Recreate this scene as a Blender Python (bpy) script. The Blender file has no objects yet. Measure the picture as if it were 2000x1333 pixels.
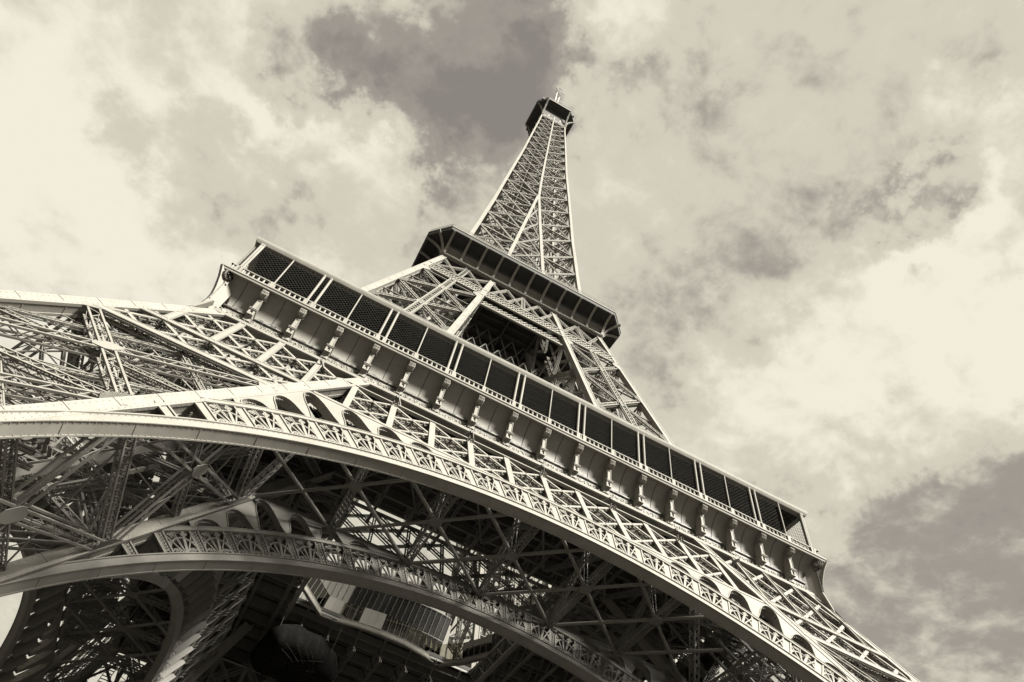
import bpy, math, random
import numpy as np
from mathutils import Matrix, Vector

random.seed(7)
SC = bpy.context.scene
COL = SC.collection
R = math.radians

# ------------------------------------------------------------------ camera
CAM = np.array([-19.137, -78.508, 4.384])
AZ, EL, RO = R(17.023), R(55.433), R(12.812)
f_ = np.array([math.sin(AZ)*math.cos(EL), math.cos(AZ)*math.cos(EL), math.sin(EL)])
r0 = np.array([math.cos(AZ), -math.sin(AZ), 0.0]); u0 = np.cross(r0, f_)
r_ = math.cos(RO)*r0 + math.sin(RO)*u0
u_ = -math.sin(RO)*r0 + math.cos(RO)*u0
cd = bpy.data.cameras.new('camera'); co = bpy.data.objects.new('camera', cd); COL.objects.link(co)
M = Matrix(((r_[0], u_[0], -f_[0], CAM[0]), (r_[1], u_[1], -f_[1], CAM[1]), (r_[2], u_[2], -f_[2], CAM[2]), (0, 0, 0, 1)))
co.matrix_world = M
cd.sensor_width = 36.0; cd.lens = 36*1309.39/2000; cd.clip_start = 0.5; cd.clip_end = 6000
SC.camera = co

# ------------------------------------------------------------------ light and sky
SUN = Vector((0.46, -0.62, 0.54)).normalized()
SUN_E = math.asin(SUN.z); SUN_A = math.atan2(SUN.x, SUN.y)
sd = bpy.data.lights.new('sun', 'SUN'); sd.energy = 5.0; sd.angle = R(15); sd.color = (1.0, 0.975, 0.90)
so = bpy.data.objects.new('sun', sd); COL.objects.link(so)
so.rotation_euler = SUN.to_track_quat('Z', 'Y').to_euler()
SC.view_settings.view_transform = 'Standard'; SC.view_settings.look = 'None'
SC.view_settings.exposure = 2.1; SC.view_settings.gamma = 1.0
SC.cycles.max_bounces = 6; SC.cycles.diffuse_bounces = 3; SC.cycles.transparent_max_bounces = 12
SC.cycles.use_denoising = True

W = bpy.data.worlds.new('World'); SC.world = W; W.use_nodes = True
nt = W.node_tree; N = nt.nodes; L = nt.links; N.clear()


def nd(t, **k):
    n = N.new(t)
    for a, v in k.items():
        setattr(n, a, v)
    return n


def math_node(op, a, b=None, clamp=False):
    n = nd('ShaderNodeMath', operation=op); n.use_clamp = clamp
    for i, v in enumerate((a, b)):
        if v is None: continue
        if isinstance(v, (int, float)): n.inputs[i].default_value = v
        else: L.new(v, n.inputs[i])
    return n.outputs[0]


def px_dir(x, y):          # a direction of the real sky
    d = f_ + (x-1000)/1309.39*r_ - (y-666.5)/1309.39*u_
    return d/np.linalg.norm(d)


geo = nd('ShaderNodeTexCoord'); DIR = geo.outputs['Generated']
sky = nd('ShaderNodeTexSky', sky_type='NISHITA'); sky.sun_disc = False
sky.sun_elevation = SUN_E; sky.sun_rotation = SUN_A
bw = nd('ShaderNodeRGBToBW'); L.new(sky.outputs[0], bw.inputs[0])
# clouds on a flat layer overhead: direction / height
sep = nd('ShaderNodeSeparateXYZ'); L.new(DIR, sep.inputs[0])
zc = math_node('MAXIMUM', math_node('ADD', sep.outputs['Z'], 0.12), 0.06)
comb = nd('ShaderNodeCombineXYZ')
L.new(math_node('DIVIDE', sep.outputs['X'], zc), comb.inputs[0])
L.new(math_node('DIVIDE', sep.outputs['Y'], zc), comb.inputs[1])


def noise(scale, detail, rough, off, warp=None, dist=0.0):
    m = nd('ShaderNodeMapping'); m.inputs['Location'].default_value = off
    L.new(comb.outputs[0], m.inputs[0])
    n = nd('ShaderNodeTexNoise'); n.inputs['Scale'].default_value = scale; n.inputs['Detail'].default_value = detail
    n.inputs['Roughness'].default_value = rough; n.inputs['Distortion'].default_value = dist
    L.new(m.outputs[0], n.inputs['Vector'])
    return n.outputs['Fac']


big = noise(1.6, 4, 0.55, (3.1, 1.7, 0.0))
mid = noise(3.6, 10, 0.60, (0.4, 5.2, 2.0), dist=0.55)
fine = noise(9.0, 12, 0.60, (9.4, 3.2, 4.0), dist=0.25)
wisp = noise(24.0, 9, 0.62, (1.4, 3.3, 6.0), dist=0.3)
acc = math_node('MULTIPLY', math_node('SUBTRACT', big, 0.5), 0.22)
for src, k in ((mid, 0.36), (fine, 0.85), (wisp, 0.50)):
    acc = math_node('ADD', acc, math_node('MULTIPLY', math_node('SUBTRACT', src, 0.5), k))
# thick and thin places of the cloud layer (direction, angular radius in degrees, strength)
SPOTS = [((650, 170), 4, -0.22), ((740, 130), 5, -0.20), ((850, 150), 5, -0.24), ((960, 70), 6, -0.26), ((1020, 170), 4, -0.16), ((930, 230), 4, -0.20), ((800, 215), 4, -0.12), ((1240, 85), 3.5, -0.18),
         ((440, 380), 5, -0.30), ((350, 310), 3.5, -0.14), ((540, 420), 4, -0.18), ((640, 60), 4, -0.14), ((1730, 435), 2.2, -0.22), ((1790, 410), 1.6, -0.16), ((1320, 170), 4, -0.14), ((870, 340), 5, -0.16),
         ((1720, 1080), 10, -0.10), ((1880, 1020), 10, -0.13), ((1950, 850), 7, -0.10), ((1780, 1180), 8, -0.08), ((1420, 560), 7, -0.16), ((1500, 250), 9, -0.07), ((1120, 100), 3, -0.12), ((1010, 30), 3, -0.10), ((60, 555), 3, -0.16),
         ((1000, 330), 3, -0.10), ((280, 60), 6, -0.06), ((640, 400), 4, -0.08), ((1640, 600), 5, -0.06), ((1850, 220), 5, -0.05),
         ((90, 300), 11, 0.32), ((200, 480), 9, 0.18), ((520, 120), 4, 0.26), ((560, 270), 4, 0.26), ((740, 300), 4, 0.16), ((1540, 800), 6, 0.34), ((1780, 640), 7, 0.30), ((1900, 720), 6, 0.2), ((1930, 540), 5, 0.2),
         ((1250, 420), 6, 0.06), ((480, 500), 6, 0.10), ((1450, 920), 6, 0.12), ((700, 470), 6, 0.12), ((1970, 240), 3, 0.30), ((1840, 385), 1.8, 0.26), ((1200, 10), 4, 0.26), ((1300, 20), 4, 0.14), ((1080, 100), 4, -0.18), ((720, 10), 4, 0.20), ((1180, 160), 3, 0.12)]
wn = nd('ShaderNodeTexNoise'); wn.inputs['Scale'].default_value = 8.0; wn.inputs['Detail'].default_value = 7; wn.inputs['Roughness'].default_value = 0.6
L.new(DIR, wn.inputs['Vector'])
w1 = nd('ShaderNodeVectorMath', operation='SUBTRACT'); L.new(wn.outputs['Color'], w1.inputs[0]); w1.inputs[1].default_value = (.5, .5, .5)
w2 = nd('ShaderNodeVectorMath', operation='SCALE'); L.new(w1.outputs[0], w2.inputs[0]); w2.inputs['Scale'].default_value = 0.36
w3 = nd('ShaderNodeVectorMath', operation='ADD'); L.new(DIR, w3.inputs[0]); L.new(w2.outputs[0], w3.inputs[1])
w4 = nd('ShaderNodeVectorMath', operation='NORMALIZE'); L.new(w3.outputs[0], w4.inputs[0]); WDIR = w4.outputs[0]
for (px, py), rad, s in SPOTS:
    d = px_dir(px, py)
    dp = nd('ShaderNodeVectorMath', operation='DOT_PRODUCT'); L.new(WDIR, dp.inputs[0]); dp.inputs[1].default_value = tuple(d)
    mr = nd('ShaderNodeMapRange', interpolation_type='SMOOTHSTEP')
    mr.inputs['From Min'].default_value = math.cos(R(rad*1.7)); mr.inputs['From Max'].default_value = 1.0
    mr.inputs['To Min'].default_value = 0.0; mr.inputs['To Max'].default_value = s
    L.new(dp.outputs['Value'], mr.inputs['Value'])
    acc = math_node('ADD', acc, mr.outputs[0])
cr = nd('ShaderNodeValToRGB'); cr.color_ramp.interpolation = 'EASE'
L.new(math_node('ADD', math_node('MULTIPLY', acc, 0.82), 0.64), cr.inputs[0])
els = cr.color_ramp.elements
els[0].position = 0.0; els[0].color = (0.268, 0.245, 0.221, 1)
els[1].position = 1.0; els[1].color = (0.93, 0.885, 0.745, 1)
e = els.new(0.30); e.color = (0.36, 0.328, 0.288, 1)
e = els.new(0.62); e.color = (0.685, 0.645, 0.53, 1)
# the clear sky behind the clouds gives a little of the light
mul = nd('ShaderNodeMix', data_type='RGBA', blend_type='MIX'); mul.inputs['Factor'].default_value = 0.06
L.new(cr.outputs[0], mul.inputs[6])
tint = nd('ShaderNodeMix', data_type='RGBA', blend_type='MULTIPLY'); tint.inputs['Factor'].default_value = 1.0
L.new(bw.outputs[0], tint.inputs[6]); tint.inputs[7].default_value = (0.11, 0.104, 0.094, 1)
L.new(tint.outputs[2], mul.inputs[7])
bg = nd('ShaderNodeBackground'); L.new(mul.outputs[2], bg.inputs[0]); bg.inputs[1].default_value = 0.234
wo = nd('ShaderNodeOutputWorld'); L.new(bg.outputs[0], wo.inputs[0])


# ------------------------------------------------------------------ materials
def mat(name, c1, c2, rough=0.55, scale=0.8, stain=0.25, metal=0.0, bump=0.0, spec=0.35):
    m = bpy.data.materials.new(name); m.use_nodes = True
    t = m.node_tree; n = t.nodes; l = t.links
    b = n['Principled BSDF']; b.inputs['Roughness'].default_value = rough; b.inputs['Metallic'].default_value = metal
    b.inputs['Specular IOR Level'].default_value = spec
    tc = n.new('ShaderNodeTexCoord')
    a = n.new('ShaderNodeTexNoise'); a.inputs['Scale'].default_value = scale; a.inputs['Detail'].default_value = 8
    a.inputs['Roughness'].default_value = 0.65
    mp = n.new('ShaderNodeMapping'); mp.inputs['Scale'].default_value = (1, 1, 0.35)
    l.new(tc.outputs['Object'], mp.inputs[0]); l.new(mp.outputs[0], a.inputs['Vector'])
    rp = n.new('ShaderNodeValToRGB'); rp.color_ramp.elements[0].position = 0.5-stain; rp.color_ramp.elements[1].position = 0.5+stain
    rp.color_ramp.elements[0].color = (*c1, 1); rp.color_ramp.elements[1].color = (*c2, 1)
    l.new(a.outputs['Fac'], rp.inputs[0]); l.new(rp.outputs[0], b.inputs['Base Color'])
    if bump:
        a2 = n.new('ShaderNodeTexNoise'); a2.inputs['Scale'].default_value = 9; a2.inputs['Detail'].default_value = 6
        l.new(tc.outputs['Object'], a2.inputs['Vector'])
        bp_ = n.new('ShaderNodeBump'); bp_.inputs['Strength'].default_value = bump; bp_.inputs['Distance'].default_value = 0.03
        l.new(a2.outputs['Fac'], bp_.inputs['Height']); l.new(bp_.outputs[0], b.inputs['Normal'])
    return m


IRON = mat('painted_iron', (0.1367, 0.1292, 0.1123), (0.1789, 0.1695, 0.1471), 0.72, 0.7, 0.22, bump=0.15, spec=0.2)
IRON2 = mat('bracing_iron', (0.1218, 0.1153, 0.1004), (0.1690, 0.1600, 0.1392), 0.75, 0.5, 0.25, spec=0.2)
INNER = mat('shaded_inner_iron', (0.1058, 0.1006, 0.0885), (0.1663, 0.1580, 0.1391), 0.6, 0.5, 0.25)  # darker copy of the iron paint, interior shade put into its colour
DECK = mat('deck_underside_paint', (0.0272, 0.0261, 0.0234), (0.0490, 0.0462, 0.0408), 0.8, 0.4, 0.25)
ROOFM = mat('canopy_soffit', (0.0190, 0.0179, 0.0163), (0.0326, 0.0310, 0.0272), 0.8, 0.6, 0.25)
WIRE = mat('wire_mesh', (0.026, 0.025, 0.022), (0.04, 0.038, 0.034), 0.95, 2.0, 0.2, spec=0.02)
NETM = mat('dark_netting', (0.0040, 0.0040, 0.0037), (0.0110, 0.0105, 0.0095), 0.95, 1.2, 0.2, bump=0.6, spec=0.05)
GROUND = mat('paving', (0.0371, 0.0345, 0.0307), (0.0530, 0.0488, 0.0440), 0.9, 0.05, 0.3)
WHITE = mat('white_mast_paint', (0.2733, 0.2634, 0.2336), (0.3231, 0.3131, 0.2783), 0.4, 1.0, 0.2)
DARKG = mat('dark_glazing', (0.012, 0.012, 0.011), (0.03, 0.029, 0.027), 0.08, 0.3, 0.3, spec=0.6)

# weathered sheet metal of the cove: peeled patches along its foot
COVE = bpy.data.materials.new('weathered_cove_sheet'); COVE.use_nodes = True
t = COVE.node_tree; n = t.nodes; l = t.links; b = n['Principled BSDF']; b.inputs['Roughness'].default_value = 0.6
b.inputs['Specular IOR Level'].default_value = 0.25
tc = n.new('ShaderNodeTexCoord'); mp = n.new('ShaderNodeMapping'); mp.inputs['Scale'].default_value = (1.2, 1.2, 3.2)
l.new(tc.outputs['Object'], mp.inputs[0])
na = n.new('ShaderNodeTexNoise'); na.inputs['Scale'].default_value = 1.6; na.inputs['Detail'].default_value = 9; na.inputs['Roughness'].default_value = 0.72
l.new(mp.outputs[0], na.inputs['Vector'])
sx = n.new('ShaderNodeSeparateXYZ'); l.new(tc.outputs['Object'], sx.inputs[0])
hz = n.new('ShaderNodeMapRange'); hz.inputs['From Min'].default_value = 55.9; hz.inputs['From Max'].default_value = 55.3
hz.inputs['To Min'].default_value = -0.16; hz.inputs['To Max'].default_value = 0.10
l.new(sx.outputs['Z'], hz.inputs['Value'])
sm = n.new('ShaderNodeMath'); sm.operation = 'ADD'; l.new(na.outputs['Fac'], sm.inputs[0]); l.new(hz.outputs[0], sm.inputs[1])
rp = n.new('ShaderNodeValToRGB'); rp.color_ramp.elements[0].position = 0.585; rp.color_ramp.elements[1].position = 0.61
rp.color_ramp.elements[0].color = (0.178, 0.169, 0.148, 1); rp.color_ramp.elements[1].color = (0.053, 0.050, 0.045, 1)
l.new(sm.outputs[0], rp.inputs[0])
nb = n.new('ShaderNodeTexNoise'); nb.inputs['Scale'].default_value = 0.9; nb.inputs['Detail'].default_value = 8
l.new(tc.outputs['Object'], nb.inputs['Vector'])
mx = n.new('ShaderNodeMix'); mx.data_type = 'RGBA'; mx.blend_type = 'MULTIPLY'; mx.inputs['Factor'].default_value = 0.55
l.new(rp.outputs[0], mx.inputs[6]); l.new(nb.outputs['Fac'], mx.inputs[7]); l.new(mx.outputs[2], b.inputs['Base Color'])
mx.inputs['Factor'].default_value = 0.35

GLASS = bpy.data.materials.new('clear_glass'); GLASS.use_nodes = True
t = GLASS.node_tree; n = t.nodes; l = t.links; n.clear()
tr = n.new('ShaderNodeBsdfTransparent'); tr.inputs[0].default_value = (0.80, 0.79, 0.74, 1)
gl = n.new('ShaderNodeBsdfGlossy'); gl.inputs['Roughness'].default_value = 0.03; gl.inputs[0].default_value = (0.8, 0.78, 0.72, 1)
fr = n.new('ShaderNodeFresnel'); fr.inputs['IOR'].default_value = 1.7
mxs = n.new('ShaderNodeMixShader'); ou = n.new('ShaderNodeOutputMaterial')
l.new(fr.outputs[0], mxs.inputs[0]); l.new(tr.outputs[0], mxs.inputs[1]); l.new(gl.outputs[0], mxs.inputs[2]); l.new(mxs.outputs[0], ou.inputs[0])


# ------------------------------------------------------------------ mesh building
def V(*a):
    return np.array(a, float)


def unit(a):
    return a/max(np.linalg.norm(a), 1e-9)


class MB:
    def __init__(s):
        s.b = []; s.v = []; s.f = []

    def bar(s, p, q, w, h=None, up=(0, 0, 1)):
        s.b.append((*p, *q, w, w if h is None else h, *up)); return s

    def poly(s, pts, faces):
        o = len(s.v); s.v.extend([tuple(p) for p in pts]); s.f.extend([tuple(i+o for i in f) for f in faces]); return s

    def box(s, c, d):
        return s.bar((c[0]-d[0]/2, c[1], c[2]), (c[0]+d[0]/2, c[1], c[2]), d[1], d[2])

    def strip(s, A, B):            # quads between two polylines
        n_ = len(A)
        return s.poly(list(A)+list(B), [(i, i+1, n_+i+1, n_+i) for i in range(n_-1)])

    def prism(s, pts, d):          # polygon extruded by vector d
        n_ = len(pts); d = np.array(d, float)
        return s.poly([np.array(p) for p in pts]+[np.array(p)+d for p in pts],
                      [tuple(range(n_))[::-1], tuple(range(n_, 2*n_))]+[(i, (i+1) % n_, n_+(i+1) % n_, n_+i) for i in range(n_)])

    def tube(s, pts, r, k=8):
        pts = [np.array(p, float) for p in pts]; rr = r if hasattr(r, '__len__') else [r]*len(pts)
        V_ = []
        for i, p in enumerate(pts):
            a = unit(pts[min(i+1, len(pts)-1)]-pts[max(i-1, 0)])
            ref = V(0, 0, 1) if abs(a[2]) < 0.9 else V(1, 0, 0)
            x = unit(np.cross(a, ref)); y = np.cross(x, a)
            for j in range(k):
                V_.append(p+rr[i]*(math.cos(2*math.pi*j/k)*x+math.sin(2*math.pi*j/k)*y))
        F_ = [(i*k+j, i*k+(j+1) % k, (i+1)*k+(j+1) % k, (i+1)*k+j) for i in range(len(pts)-1) for j in range(k)]
        F_ += [tuple(range(k))[::-1], tuple((len(pts)-1)*k+j for j in range(k))]
        return s.poly(V_, F_)

    def lat(s, p, q, w, d, nrm, pitch=None, a=0.11, t_=0.05, faces='wd', x=True):
        """box lattice beam: four corner angles, laced faces; w in the side direction, d along nrm"""
        p = np.array(p, float); q = np.array(q, float); ax = q-p; ln = np.linalg.norm(ax); ax = ax/ln
        nr = np.array(nrm, float); nr = unit(nr-ax*np.dot(nr, ax)); sd_ = np.cross(ax, nr)
        k = max(1, int(round(ln/(pitch or w)))); W2 = (w-a)/2; D2 = (d-a)/2
        cs = {(i, j): (p+sd_*W2*i+nr*D2*j, q+sd_*W2*i+nr*D2*j) for i in (-1, 1) for j in (-1, 1)}
        for c in cs.values():
            s.bar(c[0], c[1], a, a, nr)
        prs = []
        if 'w' in faces: prs += [((-1, -1), (1, -1), nr), ((-1, 1), (1, 1), nr)]
        elif 'f' in faces: prs += [((-1, 1), (1, 1), nr)]
        if 'd' in faces: prs += [((-1, -1), (-1, 1), sd_), ((1, -1), (1, 1), sd_)]
        for A, B, nn in prs:
            a0, a1 = cs[A]; b0, b1 = cs[B]
            for i in range(k):
                t0, t1 = i/k, (i+1)/k
                if i % 2 == 0 or x: s.bar(a0+(a1-a0)*t0, b0+(b1-b0)*t1, t_, t_*0.5, nn)
                if i % 2 == 1 or x: s.bar(b0+(b1-b0)*t0, a0+(a1-a0)*t1, t_, t_*0.5, nn)
        return s

    def mesh(s, name):
        vs = [np.array(s.v, float).reshape(-1, 3)]; polys = list(s.f); nv = len(s.v)
        quads = np.zeros((0, 4), int)
        if s.b:
            B = np.array(s.b, float); p = B[:, 0:3]; q = B[:, 3:6]; w = B[:, 6:7]/2; h = B[:, 7:8]/2; up = B[:, 8:11]
            a = q-p; a /= np.maximum(np.linalg.norm(a, axis=1, keepdims=True), 1e-9)
            par = np.abs((a*up).sum(1))/np.maximum(np.linalg.norm(up, axis=1), 1e-9) > 0.985
            up = np.where(par[:, None], np.array([[0.0, 1.0, 0.0]]), up)
            par = np.abs((a*up).sum(1))/np.maximum(np.linalg.norm(up, axis=1), 1e-9) > 0.985
            up = np.where(par[:, None], np.array([[1.0, 0.0, 0.0]]), up)
            sd_ = np.cross(a, up); sd_ /= np.maximum(np.linalg.norm(sd_, axis=1, keepdims=True), 1e-9)
            uu = np.cross(sd_, a)
            C = [p-sd_*w-uu*h, p+sd_*w-uu*h, p+sd_*w+uu*h, p-sd_*w+uu*h, q-sd_*w-uu*h, q+sd_*w-uu*h, q+sd_*w+uu*h, q-sd_*w+uu*h]
            X = np.stack(C, 1).reshape(-1, 3); vs.append(X)
            base = nv+8*np.arange(len(B))[:, None, None]
            fq = np.array([[0, 1, 5, 4], [1, 2, 6, 5], [2, 3, 7, 6], [3, 0, 4, 7], [0, 3, 2, 1], [4, 5, 6, 7]])
            quads = (base+fq[None]).reshape(-1, 4)
        X = np.concatenate(vs).astype(np.float32)
        lens = [len(f) for f in polys]; li = [i for f in polys for i in f]
        loops = np.concatenate([np.array(li, int), quads.ravel()]).astype(np.int32)
        tot = np.concatenate([np.array(lens, int), np.full(len(quads), 4)]).astype(np.int32)
        st = (np.cumsum(tot)-tot).astype(np.int32)
        me = bpy.data.meshes.new(name)
        me.vertices.add(len(X)); me.vertices.foreach_set('co', X.ravel())
        me.loops.add(len(loops)); me.loops.foreach_set('vertex_index', loops)
        me.polygons.add(len(tot)); me.polygons.foreach_set('loop_start', st)
        me.update(calc_edges=True); me.validate(); me.shade_flat()
        return me

    def build(s, name, m, parent=None, rot=0.0, smooth=False):
        me = s.mesh(name); me.materials.append(m)
        if smooth: me.shade_smooth()
        o = bpy.data.objects.new(name, me); COL.objects.link(o)
        if parent: o.parent = parent
        if rot: o.rotation_euler = (0, 0, rot)
        return o


def kids(o):
    return [c for c in bpy.data.objects if c.parent == o]


def turn_copy(o, k, parent):       # a part and its sub-parts, turned k quarter turns about the tower's axis
    c = o.copy(); COL.objects.link(c); c.parent = parent; c.rotation_euler = (0, 0, k*math.pi/2)
    for ch in kids(o):
        d = ch.copy(); COL.objects.link(d); d.parent = c
    return c


def tag(o, label, cat, group=None, kind=None):
    if label: o['label'] = label
    if cat: o['category'] = cat
    if group: o['group'] = group
    if kind: o['kind'] = kind


# ------------------------------------------------------------------ tower geometry (metres)
KI = math.sqrt(1+0.495**2)
NF = V(0, -1, 0.495)/KI                 # outward normal of the raked front face
DN = -NF


def ez(z): return 60.87-0.495*z
def fp(x, z, n_=0.0, D=0.0): return V(x, -ez(z)+D, z)+NF*n_      # a point of the raked front face
def wl(z): return 15.9                  # width of a lower leg
def eu(z): return 24.7-0.25*(z-82)
def xu(z): return 11.2-0.162*(z-81)     # inner edge of an upper leg


tower = bpy.data.objects.new('iron_tower', None); COL.objects.link(tower); tower.location = (0, 0, 0)
tag(tower, 'tall riveted lattice iron tower with arches, galleries and tapering spire, seen from its foot', 'tower')
BX = [-35.35+i*70.7/18 for i in range(19)]


# ---- lower legs -----------------------------------------------------------------
def leg_corner(z, i, j):                # i along x, j along y: 0 outer, 1 inner (front left leg)
    return V(-ez(z)+i*wl(z), -ez(z)+j*wl(z), z)


zs_ = [2.0, 8.4, 19.7, 31.0, 42.3, 53.0]
ch = MB()
CH = 1.25
for i in (0, 1):
    for j in (0, 1):
        s_ = V((1 if i == 0 else -1)*CH/2, (1 if j == 0 else -1)*CH/2, 0)
        a, b_ = leg_corner(1.0, i, j)+s_, leg_corner(55.5, i, j)+s_
        # open box girder: four plates with raised flange strips and cover plates
        ch.bar(a, b_, CH-0.16, CH-0.16, (0, -1, 0))
        for dx in (-1, 1):
            for dy in (-1, 1):
                o = V(dx*(CH/2-0.1), dy*(CH/2-0.1), 0)
                ch.bar(a+o, b_+o, 0.26, 0.26, (0, -1, 0))
        for t_ in np.arange(0.3, 1, .0062):
            c = a+(b_-a)*t_
            for o in (-.43, -.34, .34, .43):
                ch.bar(c+V(o*1.15, -CH/2-.04, 0), c+V(o*1.15+.05, -CH/2-.04, 0), .06, .05)
                if i == 1 or j == 0: ch.bar(c+V((CH/2+.02)*(1 if i else -1), o*1.15, 0), c+V((CH/2+.05)*(1 if i else -1), o*1.15, 0), .06, .06)
        ln = np.linalg.norm(b_-a)
        for k in range(int(ln/3.1)):
            c = a+(b_-a)*((k+0.5)*3.1/ln); d_ = unit(b_-a)*0.28
            ch.bar(c-d_*.12, c+d_*.12, CH-.10, CH-.10, (0, -1, 0))
leg = ch.build('lower_leg', IRON, tower)


def face_pts(i0, j0, i1, j1):
    return lambda u, z: leg_corner(z, i0, j0)*(1-u)+leg_corner(z, i1, j1)*u


NRM = {'front': (0, -1, .5), 'left': (-1, 0, .5), 'right': (1, 0, -.5), 'back': (0, 1, -.5)}
FACES = [('front', face_pts(0, 0, 1, 0)), ('left', face_pts(0, 0, 0, 1)), ('right', face_pts(1, 0, 1, 1)), ('back', face_pts(0, 1, 1, 1))]
for nm, F in FACES:
    br = MB(); nr = V(*NRM[nm])
    ins = unit(nr)*-0.45
    u0_, u1_ = 0.05, 0.95
    for k in range(len(zs_)-1):
        za, zb = zs_[k], zs_[k+1]; zm = (za+zb)/2
        if k < 4:
            pt_, fc_ = (0.9, 'wd') if nm == 'front' else (1.3, 'f')
            br.lat(F(u0_, zb)+ins, F(u1_, za)+ins, 0.95, 0.85, nr, pt_, 0.15, 0.07, faces=fc_, x=False)
            br.lat(F(u0_, za)+ins, F(u1_, zb)+ins, 0.95, 0.85, nr, pt_, 0.15, 0.07, faces=fc_, x=False)
            br.lat(F(u0_, zm)+ins*2, F(u1_, zm)+ins*2, 0.6, 0.5, nr, 0.6, 0.1, 0.05)
            br.lat(F(u0_, zb)+ins, F(u1_, zb)+ins, 0.8, 0.6, nr, 0.7, 0.12, 0.05)
            c = F(0.5, zm)+ins
            br.prism([c+V(0, 0, 1.0)*0 + (F(0.5+a_*0.042, zm+b_*0.62)-F(0.5, zm))+unit(nr)*0.5 for a_, b_ in ((-1, -.6), (-.6, -1), (.6, -1), (1, -.6), (1, .6), (.6, 1), (-.6, 1), (-1, .6))], unit(nr)*-0.06)
            # gussets at the chords
            for uu, zz in ((0.0, za), (1.0, za), (0.0, zb), (1.0, zb)):
                s1 = 1 if uu == 0 else -1
                g = [F(uu+s1*a_, zz+b_)+unit(nr)*0.02 for a_, b_ in ((0.07, -1.3), (0.125, -0.35), (0.125, 0.35), (0.07, 1.3))]
                br.prism(g, unit(nr)*-0.05)
            # light half-panel braces
            for (ua, z1_), (ub, z2_) in () if nm != 'front' else (((.05, zm), (.5, zb)), ((.05, zm), (.5, za)), ((.95, zm), (.5, zb)), ((.95, zm), (.5, za))):
                br.lat(F(ua, z1_)+ins*1.6, F(ub, z2_)+ins*1.6, .42, .3, nr, .5, .07, .035, faces='f')
            for q_ in (range(1, 6) if nm == 'front' else ()):
                br.bar(F(.05, za+(zb-za)*q_/6)+ins*2.2, F(.95, za+(zb-za)*(q_-.6)/6)+ins*2.2, .06, .06, nr)
            # secondary ties
            for a_, b_ in ((0.3, 0.75),):
                br.bar(F(a_, za)+ins*2, F(a_, zb)+ins*2, 0.10, 0.10, nr)
                br.bar(F(0.05, zm)+ins*2, F(a_, zb)+ins*2, 0.09, 0.09, nr)
                br.bar(F(0.95, zm)+ins*2, F(a_, zb)+ins*2, 0.09, 0.09, nr)
                br.bar(F(0.05, zm)+ins*2, F(a_, za)+ins*2, 0.09, 0.09, nr)
                br.bar(F(0.95, zm)+ins*2, F(a_, za)+ins*2, 0.09, 0.09, nr)
        elif nm in ('right', 'back'):
            br.lat(F(u0_, zb)+ins, F(u1_, za)+ins, 0.8, 0.7, nr, 0.7, 0.12, 0.06)
            br.lat(F(u0_, za)+ins, F(u1_, zb)+ins, 0.8, 0.7, nr, 0.7, 0.12, 0.06)
    br.build('face_bracing', IRON2 if nm in ('front', 'left') else INNER, leg)
# inside of the leg: diaphragms, lift track, stairs
it = MB()
lines = []
for k in range(len(zs_)-1):
    for zz in (zs_[k+1], (zs_[k]+zs_[k+1])/2):
        if zz < 12 or zz not in zs_: continue
        c = [leg_corner(zz, 0.06, 0.06), leg_corner(zz, 0.94, 0.06), leg_corner(zz, 0.94, 0.94), leg_corner(zz, 0.06, 0.94)]
        mids = [(c[i]+c[(i+1) % 4])/2 for i in range(4)]
        for i in range(4):
            it.lat(mids[i], mids[(i+1) % 4], 0.55, 0.45, (0, 0, 1), 0.7, 0.09, 0.045)
        if zz > 30:
            it.lat(c[0], c[2], 0.6, 0.5, (0, 0, 1), 0.8, 0.1, 0.05); it.lat(c[1], c[3], 0.6, 0.5, (0, 0, 1), 0.8, 0.1, 0.05)
for k in range(1, len(zs_)-1):           # space diagonals
    za, zb = zs_[k], zs_[k+1]
    it.lat(leg_corner(za, .1, .1), leg_corner(zb, .5, .9), 0.4, 0.4, (0, 0, 1), 0.6, 0.08, 0.04)
    it.lat(leg_corner(za, .9, .9), leg_corner(zb, .5, .1), 0.4, 0.4, (0, 0, 1), 0.6, 0.08, 0.04)
for zz, u in ((26.5, .25), (34, .3), (38.5, .7), (46.5, .5)):
    it.lat(leg_corner(zz, .04, u), leg_corner(zz, .96, u), 1.5, .35, (0, 0, 1), 1.1, .13, .09, faces='f', x=False)
    it.lat(leg_corner(zz+2.5, u, .04), leg_corner(zz+2.5, u, .96), 1.5, .35, (0, 0, 1), 1.1, .13, .09, faces='f', x=False)
for a_ in (0.32, 0.44, 0.58, 0.70):      # inclined lift rails
    it.bar(leg_corner(4, a_, .55), leg_corner(55, a_, .55), 0.3, 0.7, (0, -1, .5))
    it.bar(leg_corner(4, a_, .72), leg_corner(55, a_, .72), 0.2, 0.35, (0, -1, .5))
for z in np.arange(5, 55, 0.9):
    it.bar(leg_corner(z, .32, .55), leg_corner(z, .70, .55), 0.10, 0.16)
    if int(z*10) % 18 < 9:
        it.bar(leg_corner(z, .44, .55), leg_corner(z+1.2, .44, .72), 0.09, 0.09)
        it.bar(leg_corner(z, .58, .55), leg_corner(z+1.2, .58, .72), 0.09, 0.09)
st = MB()
z = 6.0; k = 0
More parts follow.
